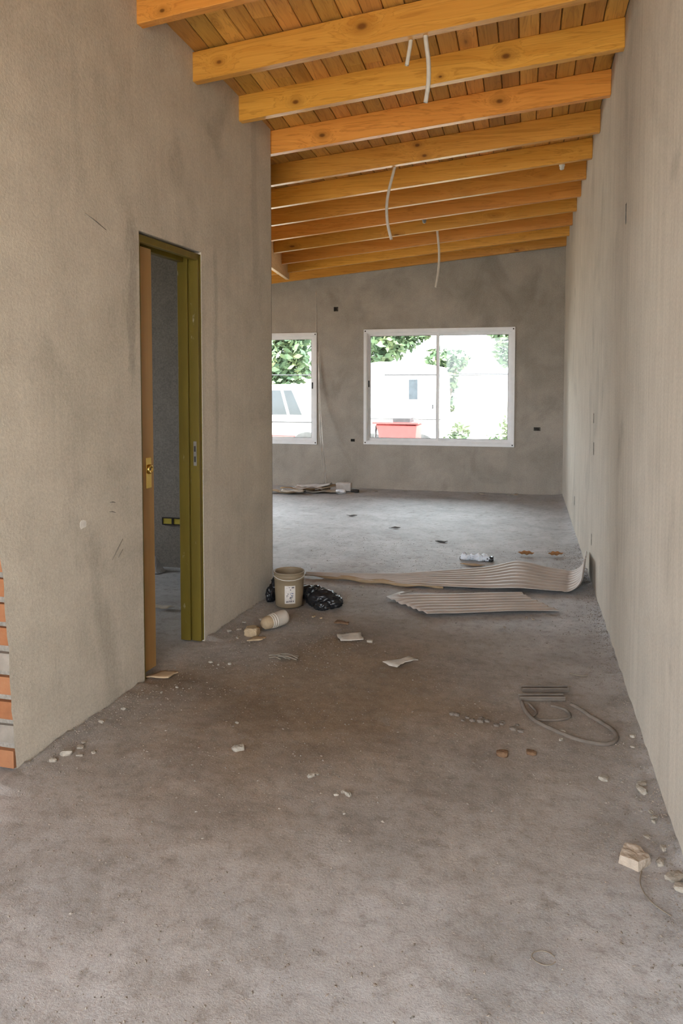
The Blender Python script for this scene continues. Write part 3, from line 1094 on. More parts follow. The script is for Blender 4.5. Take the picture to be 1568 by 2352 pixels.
LS0, LS1, LZ0, LZ1 = -0.033, 0.033, 0.030, 0.142
lb = MB().grid(lambda u, v: lab_pt(LS0 + (LS1 - LS0) * u, LZ0 + (LZ1 - LZ0) * v), 10, 6).build('label_sheet', M_label, bkt)
mk, mkb = MB(), MB()
rr = random.Random(21)


def mark(mb, s, z, w, h, sk=0.0):
    mb.face([lab_pt(s - w / 2, z - h / 2 - sk, 0.0016), lab_pt(s + w / 2, z - h / 2 + sk, 0.0016), lab_pt(s + w / 2, z + h / 2 + sk, 0.0016), lab_pt(s - w / 2, z + h / 2 - sk, 0.0016)])


for (s, z, w, h) in ((0.018, 0.131, 0.016, 0.007), (-0.004, 0.132, 0.010, 0.003), (0.003, 0.117, 0.006, 0.006), (-0.019, 0.129, 0.006, 0.002)):
    mark(mk, s, z, w, h)
for k in range(16):                                  # mottled printed picture
    an = rr.uniform(0, 6.28)
    ra = 0.004 + 0.021 * math.sqrt(rr.random())
    mark(mkb if k % 3 == 0 else mk, ra * math.cos(an), 0.080 + ra * 0.85 * math.sin(an), rr.uniform(0.004, 0.010), rr.uniform(0.003, 0.006), rr.uniform(-0.003, 0.003))
for s in (-0.020, -0.012, -0.001, 0.008, 0.020):
    mark(mk, s, 0.044 + rr.uniform(-0.002, 0.002), 0.006, rr.uniform(0.006, 0.011), rr.uniform(-0.001, 0.001))
mk.build('print', M_ink, lb)
mkb.build('print', M_inkblue, lb)
tag(bkt, 'dusty brown plastic bucket with a white printed label at the wall corner', 'bucket')

# crumpled bag wrapped round the back of the bucket
bm = bmesh.new()
for (cx, cy, rx, ry, rz, sd) in ((-1.205, 4.365, 0.105, 0.085, 0.062, 1), (-1.15, 4.37, 0.075, 0.075, 0.045, 2), (-1.40, 4.52, 0.15, 0.055, 0.05, 3), (-1.535, 4.46, 0.045, 0.075, 0.085, 4), (-1.26, 4.43, 0.08, 0.06, 0.062, 5), (-1.19, 4.30, 0.055, 0.045, 0.035, 6), (-1.55, 4.38, 0.028, 0.05, 0.06, 7)):
    t = bmesh.new()
    bmesh.ops.create_icosphere(t, subdivisions=4, radius=1)
    for v in t.verts:
        q = v.co * 2.1 + Vector((sd * 5.3, sd, 0))
        rdg = 1 - abs(noise.noise(q * 1.2)) * 1.5
        rdg2 = 1 - abs(noise.noise(q * 3.1)) * 1.6
        s = 0.62 + 0.34 * rdg + 0.16 * rdg2
        v.co = Vector((cx + v.co.x * rx * s, cy + v.co.y * ry * s, max(0.003, rz * 0.72 + v.co.z * rz * s)))
    tm = bpy.data.meshes.new('t')
    t.to_mesh(tm)
    t.free()
    bm.from_mesh(tm)
    bpy.data.meshes.remove(tm)
me = bpy.data.meshes.new('plastic_bag')
for f in bm.faces:
    f.smooth = True
bm.to_mesh(me)
bm.free()
me.materials.append(M_bag)
tag(link('plastic_bag', me), 'crumpled black plastic bag lying around the bucket', 'bag')


# ------------------------------------------------------------------ corrugated sheets
def interp(tab, x):
    for a, b in zip(tab, tab[1:]):
        if x <= b[0]:
            t = max(0, (x - a[0]) / (b[0] - a[0]))
            return a[1] + (b[1] - a[1]) * t
    return tab[-1][1]


def sheet(name, P, nu, nv, th, mat, label):
    mb = MB()
    mb.grid(P, nu, nv)
    o = mb.build(name, mat)
    s = o.modifiers.new('solid', 'SOLIDIFY')
    s.thickness = th
    s.offset = 1
    tag(o, label, 'sheet')
    return o


yf = [(-1.50, 4.985), (-1.32, 4.985), (-0.72, 4.905), (-0.2, 4.93), (0.33, 4.985), (0.9, 4.99)]
yb = [(-1.50, 5.005), (-1.32, 5.04), (-0.82, 5.185), (-0.45, 5.39), (-0.07, 5.60), (0.2, 5.57), (0.42, 5.53), (0.9, 5.5)]
A_R = 0.12


def PA(u, v):
    s = -1.50 + u * 2.05                            # arc length along the sheet
    vv = v
    sb = 0.26 + 0.05 * v                            # where it starts to curl up
    y = interp(yf, s) + (interp(yb, s) - interp(yf, s)) * vv
    full = interp(yb, s) - interp(yf, s)
    amp = 0.0046 * min(1, full / 0.3)
    corr = amp * math.cos(2 * math.pi * vv * 8.0)
    hump = 0.035 * math.exp(-((s + 0.02) / 0.16) ** 2) * (0.3 + 0.7 * vv)
    z = 0.016 + corr + hump
    if s < -0.55:                                   # pinched tail rolled on itself
        k = min(1, (-0.55 - s) / 0.5)
        z += 0.018 * k * math.sin(math.pi * vv)
    x = s
    if s > sb:
        a = (s - sb) / A_R
        a = min(a, 1.45)
        rest = max(0, s - sb - 1.45 * A_R)
        x = sb + A_R * math.sin(a) + rest * math.cos(1.45)
        z = 0.012 + A_R * (1 - math.cos(a)) + rest * math.sin(1.45) + corr * math.cos(a)
        x -= corr * math.sin(a)
        y += 0.25 * max(0, a) ** 2 * 0.12 * (0.6 - vv)
        x = min(x, XR - 0.02)
    return (x, y, z + 0.004)


sheet('corrugated_sheet', PA, 130, 96, 0.003, M_card, 'long corrugated sheet curling up against the right wall')
# brown rolled edge of the long sheet
o = bpy.data.objects['corrugated_sheet']
pts, rad = [], []
for k in range(25):
    s = -1.52 + 1.0 * k / 24
    pts.append((s, interp(yf, s) + 0.012, 0.016 + 0.006 * math.sin(k)))
    rad.append(0.006 + 0.010 * math.sin(math.pi * min(1, k / 20) * 0.9))
MB().tube(pts, rad, 8).build('rolled_edge', M_cardbrown, o)

C1, C2, C3, C4 = Vector((-0.855, 4.60)), Vector((-0.536, 4.287)), Vector((0.215, 4.57)), Vector((-0.031, 4.93))


def PB2(u, v):
    # v: near edge -> far edge, u along
    a = C2.lerp(C3, u)
    b = Vector((-0.80, 4.66)).lerp(C4, u)
    wob = 0.02 * noise.noise(Vector((v * 7, u * 2, 3))) * (1 if u in (0, 1) else 0)
    p = a.lerp(b, v)
    if u == 0:
        p = C2.lerp(C1, v) if v < 0.85 else C1.lerp(Vector((-0.70, 4.78)), (v - 0.85) / 0.15)
    z = 0.014 + 0.0042 * math.cos(2 * math.pi * v * 7.5) + 0.012 * noise.noise(Vector((p.x * 2.2, p.y * 2.2, 6)))
    return (p.x + wob, p.y, max(0.006, z) + 0.004)


sheet('corrugated_sheet', PB2, 70, 90, 0.003, M_card, 'flat torn corrugated sheet lying in front of the long curled one')

# ------------------------------------------------------------------ cup, stones, papers
ax = (Vector((-1.285, 4.00, 0.045)) - Vector((-1.405, 3.80, 0.036))).normalized()
side = ax.cross(Vector((0, 0, 1))).normalized()
upx = side.cross(ax)
Mx = Matrix.Translation((-1.395, 3.835, 0.044)) @ Matrix((side, upx, ax)).transposed().to_4x4()
cup = empty('plastic_cup', (-1.33, 3.92, 0.005))
Ti = Matrix.Translation((1.33, -3.92, -0.005))
MB().lathe([(0.0001, -0.012), (0.020, -0.010), (0.032, 0.004), (0.036, 0.022), (0.036, 0.040)], 28, Ti @ Mx).build('rounded_end', M_tanstone, cup)
MB().lathe([(0.036, 0.040), (0.039, 0.042), (0.039, 0.047), (0.036, 0.049), (0.037, 0.054), (0.041, 0.056), (0.041, 0.061), (0.037, 0.063), (0.038, 0.069), (0.042, 0.071), (0.042, 0.076), (0.039, 0.078)], 28, Ti @ Mx).build('ridged_collar', M_cup, cup)
MB().lathe([(0.039, 0.078), (0.041, 0.095), (0.042, 0.135), (0.040, 0.150), (0.030, 0.156), (0.0001, 0.158)], 28, Ti @ Mx).build('cup_body', M_cup, cup)
tag(cup, 'dusty white plastic cup lying on its side in front of the bucket', 'cup')
rock('stone', (-1.44, 3.765), (0.05, 0.042, 0.038), M_tanstone, 3, 'rounded tan stone beside the fallen plastic cup', 'stone', sub=3, sharp=0.2)
scrap('plaster_flake', [(-1.43, 3.66), (-1.36, 3.68), (-1.35, 3.74), (-1.41, 3.72)], M_tanstone, 'thin tan plaster flake in front of the rounded stone', 'flake', thick=0.006, lift=0.012)
scrap('paper_scrap', [(-0.985, 3.86), (-0.86, 3.90), (-0.825, 3.81), (-0.94, 3.765)], M_paper, 'pale torn paper scrap lying nearest the flat corrugated sheet and the bucket', 'paper', 'pale paper scraps on the floor', seed=2, curl=0.007)
scrap('paper_scrap', [(-0.665, 3.515), (-0.60, 3.57), (-0.555, 3.625), (-0.50, 3.585), (-0.56, 3.54), (-0.585, 3.47)], M_paper, 'dirty creased paper scrap lying in the middle of the brown floor', 'paper', 'pale paper scraps on the floor', seed=5, curl=0.007)
scrap('brick_chip', [(-1.05, 4.05), (-0.97, 4.06), (-0.97, 4.09), (-1.04, 4.085)], M_rust, 'small flat rusty brown chip right of the fallen cup', 'chip', thick=0.008, lift=0.014, seed=4)
scrap('cardboard_scrap', [(-1.705, 3.075), (-1.60, 3.095), (-1.585, 3.165), (-1.67, 3.16)], M_cardbrown, 'small brown cardboard piece at the foot of the door leaf', 'cardboard', thick=0.005, lift=0.014, seed=8, curl=0.004)
rock('stone', (-0.79, 3.81), (0.022, 0.016, 0.010), M_stonepale, 6, 'tiny pale stone chip beside the nearer paper scrap', 'stone')

# dry twig bundle
o = empty('twig_bundle', (-1.158, 3.45, 0.01))
r = random.Random(5)
for k in range(9):
    a = r.uniform(-0.5, 0.5)
    L = r.uniform(0.05, 0.11)
    c = Vector((r.uniform(-0.05, 0.05), r.uniform(-0.02, 0.02), r.uniform(0.0, 0.012)))
    d = Vector((math.cos(a), math.sin(a) * 0.5, r.uniform(-0.05, 0.05))) * L * 0.5
    MB().tube([c - d, c + Vector((0, 0.006, 0.006)), c + d], 0.0035, 5).build('twig', M_wire, o)
MB()
tag(o, 'small dirty bundle of dry twigs on the floor below the bucket', 'twigs')

# plastic film, caps, leaves near the far end
o = empty('plastic_wrapper', (-0.36, 5.80, 0.0))
r = random.Random(9)
for k in range(7):
    c = Vector((-0.09 + 0.03 * k + r.uniform(-0.01, 0.01), r.uniform(-0.03, 0.03), 0.022))
    t = bmesh.new()
    bmesh.ops.create_icosphere(t, subdivisions=3, radius=1)
    w, hgt = r.uniform(0.028, 0.045), r.uniform(0.022, 0.045)
    for v in t.verts:
        q = v.co * 1.6 + Vector((k * 5.3, k, 0))
        sc_ = 0.55 + 0.5 * (1 - abs(noise.noise(q)) * 1.8) + 0.2 * noise.noise(q * 3)
        v.co = Vector((c.x + v.co.x * w * sc_, c.y + v.co.y * w * 0.8 * sc_, max(0.006, c.z + v.co.z * hgt * sc_)))
    for f in t.faces:
        f.smooth = True
    tm = bpy.data.meshes.new('film_fold')
    t.to_mesh(tm)
    t.free()
    tm.materials.append(M_whitebag)
    link('film_fold', tm, o)
tag(o, 'crumpled white plastic wrapper on the floor behind the long corrugated sheet', 'wrapper')
rock('dark_lump', (-0.265, 5.80), (0.055, 0.04, 0.030), M_bag, 12, 'dark lump right against the white plastic wrapper', 'lump', sub=3)
rock('dark_lump', (-0.47, 5.82), (0.024, 0.02, 0.02), M_bag, 14, 'small dark lump just left of the white plastic wrapper', 'lump')
scrap('paper_scrap', [(-0.47, 5.63), (-0.36, 5.66), (-0.28, 5.62), (-0.37, 5.58)], M_cardbrown, 'torn brown paper scrap just in front of the white wrapper', 'paper', seed=13)
for k, (x, y, lab) in enumerate(((0.02, 6.04, 'curled brown dry leaf nearer the white plastic wrapper'), (0.25, 6.08, 'curled brown dry leaf nearer the right wall'))):
    mb = MB()
    mb.grid(lambda u, v: ((u - 0.5) * 0.13, (v - 0.5) * 0.055 * math.sin(math.pi * min(1, max(0.02, u))) ** 0.7, 0.010 + 0.10 * (v - 0.5) ** 2 * math.sin(math.pi * u) + 0.06 * (u - 0.5) ** 2 + 0.004 * math.sin(u * 20)), 14, 6)
    o = mb.build('dry_leaf', M_leaf, None, False, (x, y, floor_h(x, y)), 0.1 + 0.3 * k)
    tag(o, lab, 'leaf', 'dry leaves on the floor')

# dust-covered bars with a looped cord by the right wall
zf = lambda x, y, h=0: floor_h(x, y) + h
for (a, b, lab) in (((0.003, 3.343), (0.207, 3.393), 'dust covered flat metal bar, the farther of two beside the looped cord'), ((-0.006, 3.238), (0.186, 3.286), 'dust covered flat metal bar, the nearer of two beside the looped cord')):
    a, b = Vector(a), Vector(b)
    L = (b - a).length
    an = math.atan2((b - a).y, (b - a).x)
    mb = MB().box((0, 0, 0.0), (L, 0.035, 0.012))
    mb.box((0, 0, 0.012), (L, 0.005, 0.020))
    mb.box((0, 0.030, 0.012), (L, 0.035, 0.020))
    o = mb.build('metal_bar', M_dustgrey, None, False, (a.x, a.y, zf(a.x, a.y) - 0.001), an)
    bevel(o, 0.002)
    tag(o, lab, 'bar', 'dusty metal bars')


def cord(name, pts, rad, mat, label, cat, h=0.004):
    P = [Vector((p[0], p[1], 0)) for p in pts]
    out = []
    for i in range(len(P) - 1):
        p0, p1, p2, p3 = P[max(i - 1, 0)], P[i], P[i + 1], P[min(i + 2, len(P) - 1)]
        for k in range(8):
            t = k / 8
            q = 0.5 * ((2 * p1) + (-p0 + p2) * t + (2 * p0 - 5 * p1 + 4 * p2 - p3) * t * t + (-p0 + 3 * p1 - 3 * p2 + p3) * t ** 3)
            out.append(Vector((q.x, q.y, zf(q.x, q.y, h))))
    out.append(Vector((P[-1].x, P[-1].y, zf(P[-1].x, P[-1].y, h))))
    base = out[0].copy()
    o = MB().tube([q - base for q in out], rad, 8).build(name, mat, None, False, base)
    tag(o, label, cat)
    return o


cord('looped_cord', [(0.205, 3.25), (0.27, 3.16), (0.335, 3.07), (0.36, 2.99), (0.335, 2.93), (0.28, 2.915), (0.20, 2.935), (0.13, 2.985), (0.06, 3.05), (0.02, 3.13), (0.0, 3.22)], 0.0085, M_dustgrey, 'thick dusty cord lying in a loop near the right wall', 'cord', 0.005)
cord('looped_cord', [(0.03, 3.21), (0.06, 3.14), (0.04, 3.08), (0.11, 3.075), (0.19, 3.12), (0.18, 3.19), (0.12, 3.22)], 0.006, M_dustgrey, 'thin dusty cord tangled inside the larger cord loop', 'cord', 0.004)
cord('wire_piece', [(0.334, 2.165), (0.322, 2.11), (0.33, 2.06), (0.352, 2.02), (0.38, 1.99)], 0.0016, M_wire, 'thin curved wire piece in front of the brick fragment', 'wire', 0.004)
ring = [(0.059 + 0.028 * math.cos(t * 0.7 + 0.4), 1.775 + 0.022 * math.sin(t * 0.7 + 0.4)) for t in range(9)]
cord('wire_ring', ring, 0.0012, M_wire, 'small thin wire ring on the bare floor nearest the viewer', 'wire', 0.003)
cord('wire_piece', [(0.22, 3.62), (0.27, 3.60), (0.30, 3.61)], 0.004, M_wire, 'short bit of dark wire on the floor behind the metal bars', 'wire', 0.004)

# ridge of crumbled dirt beside the cord
r = random.Random(17)
for k in range(14):
    t = k / 13
    x, y = -0.28 + 0.28 * t + r.uniform(-0.01, 0.01), 3.03 - 0.05 * t + r.uniform(-0.03, 0.03)
    s = r.uniform(0.007, 0.014)
    rock('dirt_clod', (x, y), (s * 1.4, s, s * 0.8), M_dustgrey, 30 + k, 'small grey dirt clod in the row left of the cord loop', 'clod', 'row of dirt clods beside the cord loop', sub=1)
rock('rust_lump', (-0.068, 2.755), (0.030, 0.022, 0.016), M_rust, 51, 'dark rusty lump, the left one of two in front of the cord loop', 'lump')
rock('rust_lump', (0.038, 2.79), (0.026, 0.018, 0.010), M_rust, 52, 'flat rusty lump, the right one of two in front of the cord loop', 'lump')

# brick fragment
pts = [(-0.040, -0.022), (0.010, -0.047), (0.052, -0.004), (0.030, 0.040), (-0.020, 0.046)]
mb = MB()
lo = [Vector((p[0], p[1], 0.0)) for p in pts]
hi = [Vector((p[0] * 0.9 + 0.002, p[1] * 0.9, 0.024 + 0.003 * math.sin(i * 2.1))) for i, p in enumerate(pts)]
mb.face(lo[::-1])
mb.face(hi)
for i in range(5):
    mb.face([lo[i], lo[(i + 1) % 5], hi[(i + 1) % 5], hi[i]])
o = mb.build('brick_fragment', simple('pale_brick_fragment', (0.40, 0.33, 0.262), 0.95, 0, 0.1, 0.12, 50, 0.3), None, True, (0.315, 2.215, zf(0.315, 2.215)))
sb = o.modifiers.new('sub', 'SUBSURF')
sb.subdivision_type = 'SIMPLE'
sb.levels = sb.render_levels = 4
tx = bpy.data.textures.new('chip', 'CLOUDS')
tx.noise_scale = 0.025
dm = o.modifiers.new('disp', 'DISPLACE')
dm.texture = tx
dm.strength = 0.010
dm.mid_level = 0.5
tag(o, 'pale broken brick fragment near the foot of the right wall', 'brick fragment')

# loose pebbles large enough to pick out
r = random.Random(23)
PEB = [(-1.035, 2.549, 0.022, 'pale'), (-0.716, 2.44, 0.016, 'pale'), (-0.70, 2.46, 0.011, 's'), (-0.562, 2.355, 0.016, 's'), (-0.60, 2.345, 0.010, 'pale'), (-0.58, 2.37, 0.010, 's'),
       (0.395, 2.60, 0.022, 'pale'), (0.40, 2.64, 0.018, 'pale'), (0.28, 2.66, 0.018, 'pale'), (0.405, 2.47, 0.012, 'pale'), (0.41, 2.44, 0.012, 'pale'), (0.405, 2.415, 0.011, 'pale'), (0.41, 2.28, 0.014, 's'),
       (0.418, 2.15, 0.026, 's'), (0.39, 2.21, 0.016, 's'), (0.425, 2.10, 0.02, 's'), (0.375, 2.34, 0.012, 'pale'), (0.42, 3.0, 0.013, 'pale'), (0.41, 2.92, 0.010, 's'), (0.16, 2.98, 0.014, 'pale'), (0.15, 2.92, 0.013, 'pale'),
       (-1.50, 3.35, 0.012, 'pale'), (-1.45, 3.33, 0.010, 'pale'), (-1.40, 3.35, 0.012, 'pale'), (-1.52, 3.02, 0.009, 'pale'), (-1.56, 2.95, 0.009, 'pale'), (-1.12, 2.75, 0.010, 's'), (-0.55, 2.25, 0.007, 'pale'),
       (-1.62, 2.42, 0.018, 's'), (-1.64, 2.36, 0.022, 's'), (-1.59, 2.37, 0.014, 's'), (-1.66, 2.31, 0.016, 's'), (-1.55, 2.40, 0.012, 's'), (-1.63, 2.46, 0.012, 's'), (-1.655, 2.62, 0.014, 's'), (-1.63, 2.75, 0.013, 's'),
       (-1.58, 3.78, 0.018, 'pale'), (-1.54, 3.82, 0.014, 's'), (-1.50, 3.70, 0.014, 'pale'), (-1.56, 3.95, 0.016, 's'), (-1.48, 4.02, 0.018, 's'), (-1.20, 4.15, 0.014, 'tan'), (-1.15, 4.13, 0.010, 'tan'),
       (-1.06, 4.85, 0.022, 's'), (0.02, 4.42, 0.012, 'pale'), (0.06, 4.40, 0.012, 's'), (-0.10, 4.22, 0.012, 's')]
KINDW = {'pale': 'pale stone chip', 's': 'grey mortar crumb', 'tan': 'tan soil crumb'}


def where(x, y):
    if x > 0.34:
        return 'along the foot of the right wall' if y > 2.36 else 'at the right wall beside the brick fragment'
    if x > 0.1 and y < 3.2:
        return 'in front of the looped cord'
    if x < -1.5 and y < 2.9:
        return 'at the foot of the left wall near the bricks'
    if x < -1.35 and y < 3.45:
        return 'on the floor in front of the doorway'
    if x < -1.45:
        return 'at the foot of the wall between doorway and bucket'
    if y > 4.1 and x < -1:
        return 'lying beside the black bag'
    if y > 4.1:
        return 'in front of the flat corrugated sheet'
    return 'alone in the middle of the near floor' if x > -0.9 else 'on the left of the near floor'


for k, (x, y, s, kd) in enumerate(PEB):
    w = where(x, y)
    rock('pebble', (x, y), (s * r.uniform(0.9, 1.25), s * r.uniform(0.55, 0.9), s * r.uniform(0.35, 0.6)), {'pale': M_stonepale, 's': M_stone, 'tan': M_tanstone}[kd], 60 + k, KINDW[kd] + ' ' + w, 'pebble', KINDW[kd] + 's ' + w, sub=2, sharp=0.55, lim=0.86, rotz=r.uniform(0, 6), sink=0.2)

# fine grit nobody could count
mb = MB()
r = random.Random(31)
ico = bmesh.new()
bmesh.ops.create_icosphere(ico, subdivisions=1, radius=1)
iv = [v.co.copy() for v in ico.verts]
bmesh.ops.create_icosphere
fi = [tuple(v.index for v in f.verts) for f in ico.faces]
ico.free()
octv = [Vector(v) for v in ((1, 0, 0), (-1, 0, 0), (0, 1, 0), (0, -1, 0), (0, 0, 1), (0, 0, -1))]
octf = [(0, 2, 4), (2, 1, 4), (1, 3, 4), (3, 0, 4), (2, 0, 5), (1, 2, 5), (3, 1, 5), (0, 3, 5)]
for k in range(17000):
    q = r.random()
    if q < 0.30:                                     # along the right wall
        y = r.uniform(1.3, 6.5)
        x = XR - 0.004 - min(0.5, r.expovariate(1 / 0.06))
    elif q < 0.42:                                   # along the door wall
        y = r.uniform(2.2, 4.6)
        x = LA.x + (y - LA.y) * 0.0636 + 0.004 + min(0.4, r.expovariate(1 / 0.07))
        if 3.05 < y < 3.6 and r.random() < 0.7:
            continue
    elif q < 0.52:                                   # in front of the bucket
        x, y = r.gauss(-1.2, 0.25), r.gauss(3.85, 0.3)
    else:
        y = 1.25 + 5.2 * r.random() ** 1.5
        x = r.uniform(-1.72, 0.44)
    wl = LA.x + (y - LA.y) * 0.0636
    if x > XR - 0.004 or (2.2 < y < 4.56 and x < wl + 0.004):
        continue
    s = r.choice((0.0013, 0.0015, 0.0018, 0.002, 0.0023, 0.0027, 0.0038)) * r.uniform(0.7, 1.2)
    z = floor_h(x, y) + s * 0.2
    a = r.uniform(0, 6.28)
    ca, sa = math.cos(a), math.sin(a)
    k1, k2, k3 = r.uniform(0.8, 1.7), r.uniform(0.7, 1.1), r.uniform(0.4, 0.9)
    i0 = len(mb.v)
    for v in octv:
        vx, vy, vz = v.x * k1 + r.uniform(-.3, .3), v.y * k2 + r.uniform(-.3, .3), v.z * k3
        mb.v.append((x + s * (vx * ca - vy * sa), y + s * (vx * sa + vy * ca), z + s * vz))
    for f in octf:
        mb.f.append(tuple(i0 + j for j in f))
        mb.sm.append(False)
o = mb.build('grit', M_grit)
tag(o, 'fine grit and mortar crumbs scattered over the floor', 'grit', None, 'stuff')

# ------------------------------------------------------------------ rubbish inside the small room
o = empty('crumpled_sheeting', (-2.70, 4.86, 0.0))
r = random.Random(41)
for k in range(5):
    c = Vector((r.uniform(-0.12, 0.10), r.uniform(-0.06, 0.06), 0.0))
    h = r.uniform(0.05, 0.15)
    mb = MB()
    mb.grid(lambda u, v: (c.x + (u - 0.5) * 0.16, c.y + (v - 0.5) * 0.10, 0.008 + h * math.sin(math.pi * u) * math.sin(math.pi * v) * (0.7 + 0.5 * noise.noise(Vector((u * 3, v * 3, k))))), 10, 8, False)
    mb.build('sheeting_fold', simple('grey_sheeting', (0.36, 0.36, 0.37), 0.8), o)
tag(o, 'crumpled pale sheeting on the floor of the room behind the door', 'sheeting')
scrap('paper_scrap', [(-2.20, 4.00), (-2.08, 4.02), (-2.06, 4.07), (-2.16, 4.07)], M_paper, 'small white paper scrap on the floor inside the doorway', 'paper', seed=19, curl=0.03, lift=0.02)

# ------------------------------------------------------------------ rubbish by the far wall
sc = [(-2.95, 8.80, 0.42, 0.10, 0.15, M_scrapwood, 'grey wooden slat at the left end of the rubble pile'),
      (-2.78, 8.95, 0.46, 0.14, -0.05, M_cardbrown, 'brown cardboard flap in the rubble pile by the far wall'),
      (-2.62, 9.05, 0.46, 0.16, 0.06, M_blockpale, 'pale plasterboard strip on top of the rubble pile'),
      (-2.62, 8.85, 0.40, 0.10, -0.12, M_card, 'greyish card strip at the front of the rubble pile'),
      (-2.45, 8.92, 0.42, 0.12, 0.05, M_paper, 'white paper strip in the middle of the rubble pile'),
      (-2.80, 8.72, 0.30, 0.09, -0.1, M_paper, 'creased white paper lying foremost in the rubble pile'),
      (-2.40, 9.05, 0.30, 0.06, 0.55, M_scrapwood, 'tilted wooden slat under the leaning cords')]
for k, (x, y, L, w, a, m_, lab) in enumerate(sc):
    zz = 0.012 + 0.016 * (k % 4)
    mb = MB()
    mb.grid(lambda u, v: ((u - 0.5) * L, (v - 0.5) * w, 0.03 * noise.noise(Vector((u * 2.2, v * 1.4, k * 3))) + (0.04 * u if k in (2, 6) else 0)), 14, 5)
    o = mb.build('rubble_strip', m_, None, False, (x, y, zz + 0.02), a)
    s = o.modifiers.new('solid', 'SOLIDIFY')
    s.thickness = 0.014 if m_ in (M_scrapwood, M_blockpale) else 0.005
    s.offset = -1
    tag(o, lab, 'rubble', 'rubble pile by the far wall')
o = MB().box((-0.095, -0.06, 0.0), (0.10, 0.06, 0.105)).build('concrete_block', M_blockpale, None, False, (-2.235, 9.12, 0.012), 0.12)
bevel(o, 0.012, 2)
tag(o, 'pale square block at the right end of the rubble pile', 'block')
rock('plastic_lump', (-2.23, 8.95), (0.085, 0.05, 0.045), M_whitebag, 71, 'bluish white plastic lump in front of the pale block', 'plastic', sub=2)
rock('dark_lump', (-2.08, 9.08), (0.07, 0.05, 0.03), M_dark, 72, 'flat dark lump right of the pale block', 'lump', sub=2)
rock('dark_lump', (-2.48, 9.08), (0.10, 0.06, 0.05), M_scrapwood, 73, 'brown lump at the foot of the leaning cords', 'lump', sub=2)
for (pts, lab) in (([(-2.655, 9.445, 1.62), (-2.655, 9.44, 1.50), (-2.648, 9.42, 1.25), (-2.59, 9.28, 0.70), (-2.485, 9.10, 0.10)], 'left one of two thin pale cords leaning beside the smaller window'),
                   ([(-2.662, 9.44, 1.80), (-2.645, 9.435, 1.45), (-2.615, 9.38, 1.10), (-2.555, 9.26, 0.65), (-2.452, 9.10, 0.10)], 'right one of two thin pale cords leaning beside the smaller window')):
    b = Vector(pts[-1])
    o = MB().tube([Vector(p) - b for p in pts], 0.0052, 8).build('cord', M_cord, None, False, b)
    tag(o, lab, 'cord', 'thin cords leaning on the far wall')
o = MB().tube([(0, 0, 0), (0.004, 0, -0.25), (0, 0, -0.52)], 0.0016, 5).build('string', M_cord, None, False, (-2.696, YB - 0.004, 2.587))
tag(o, 'thin plumb string on the far wall above the smaller window', 'string')
r = random.Random(77)
for k in range(9):
    x, y = r.uniform(-1.9, 0.3), YB - r.uniform(0.05, 0.25)
    s = r.uniform(0.015, 0.03)
    rock('pebble', (x, y), (s * 1.5, s, s * 0.5), M_stonepale, 90 + k, 'pale mortar chip along the foot of the far wall', 'pebble', 'mortar chips along the far wall', sub=1)
for k, (x, y) in enumerate(((-1.74, 7.42), (-0.7, 6.4), (-1.2, 6.9))):
    scrap('dark_flake', [(x - 0.05, y), (x + 0.03, y - 0.02), (x + 0.06, y + 0.02), (x, y + 0.03)], M_dark, ['largest dark flake lying alone on the far floor', 'dark flake lying nearest the white plastic wrapper', 'dark flake between the rubble pile and the bucket'][k], 'flake', seed=80 + k)

# ------------------------------------------------------------------ outside
GZ = -0.32
M_ground = simple('yard_ground', (0.42, 0.38, 0.31), 0.95, 0, 0.1, 0.2, 1.5, 0.3)
mb = MB()
mb.grid(lambda u, v: (-60 + 120 * u, -40 + 110 * v, GZ - 0.06), 2, 2, False)
tag(mb.build('ground', M_ground), 'sunlit yard ground outside the windows', 'ground')
bpy.data.objects['ground']['kind'] = 'structure'
del bpy.data.objects['ground']['category']

M_vwhite = simple('white_vehicle_paint', (0.78, 0.78, 0.78), 0.35, 0, 0.5, 0.03)
M_vred = simple('red_paint', (0.24, 0.04, 0.04), 0.5, 0, 0.4, 0.1)
M_vglass = simple('vehicle_glass', (0.030, 0.036, 0.042), 0.15, 0, 0.5, 0.2, 2)
M_vtrim = simple('grey_trim', (0.04, 0.04, 0.043), 0.6)
M_tyre = simple('tyre', (0.04, 0.04, 0.04), 0.85)
M_foliage = Mat('foliage', 0.6, 0, 0.3)
f1 = M_foliage.noise(3.0, 4)
M_foliage.color(M_foliage.ramp(f1, [(0.3, (0.06, 0.105, 0.06)), (0.55, (0.10, 0.15, 0.075)), (0.75, (0.19, 0.20, 0.08))]))
M_foliage = M_foliage.m
M_bark = simple('bark', (0.17, 0.13, 0.095), 0.9)
M_wallout = simple('white_garden_wall', (0.72, 0.70, 0.66), 0.9, 0, 0.1, 0.05)


def prism(mb, prof, y0, y1):
    """profile in x-z swept along y"""
    n = len(prof)
    mb.face([(p[0], y0, p[1]) for p in prof])
    mb.face([(p[0], y1, p[1]) for p in prof][::-1])
    for i in range(n):
        a, b = prof[i], prof[(i + 1) % n]
        mb.face([(a[0], y0, a[1]), (a[0], y1, a[1]), (b[0], y1, b[1]), (b[0], y0, b[1])])
    return mb


def wheel(root, x, y, z, rad):
    Mw = Matrix.Translation((x, y, z)) @ Matrix.Rotation(R90, 4, 'X')
    w_ = MB().lathe([(rad * 0.6, -0.09), (rad * 0.95, -0.10), (rad, -0.06), (rad, 0.06), (rad * 0.95, 0.10), (rad * 0.6, 0.09)], 24, Mw).build('wheel', M_tyre, root)
    MB().lathe([(0.001, 0.06), (rad * 0.3, 0.07), (rad * 0.6, 0.085), (rad * 0.62, 0.05)], 24, Mw).build('hubcap', M_vwhite, w_)


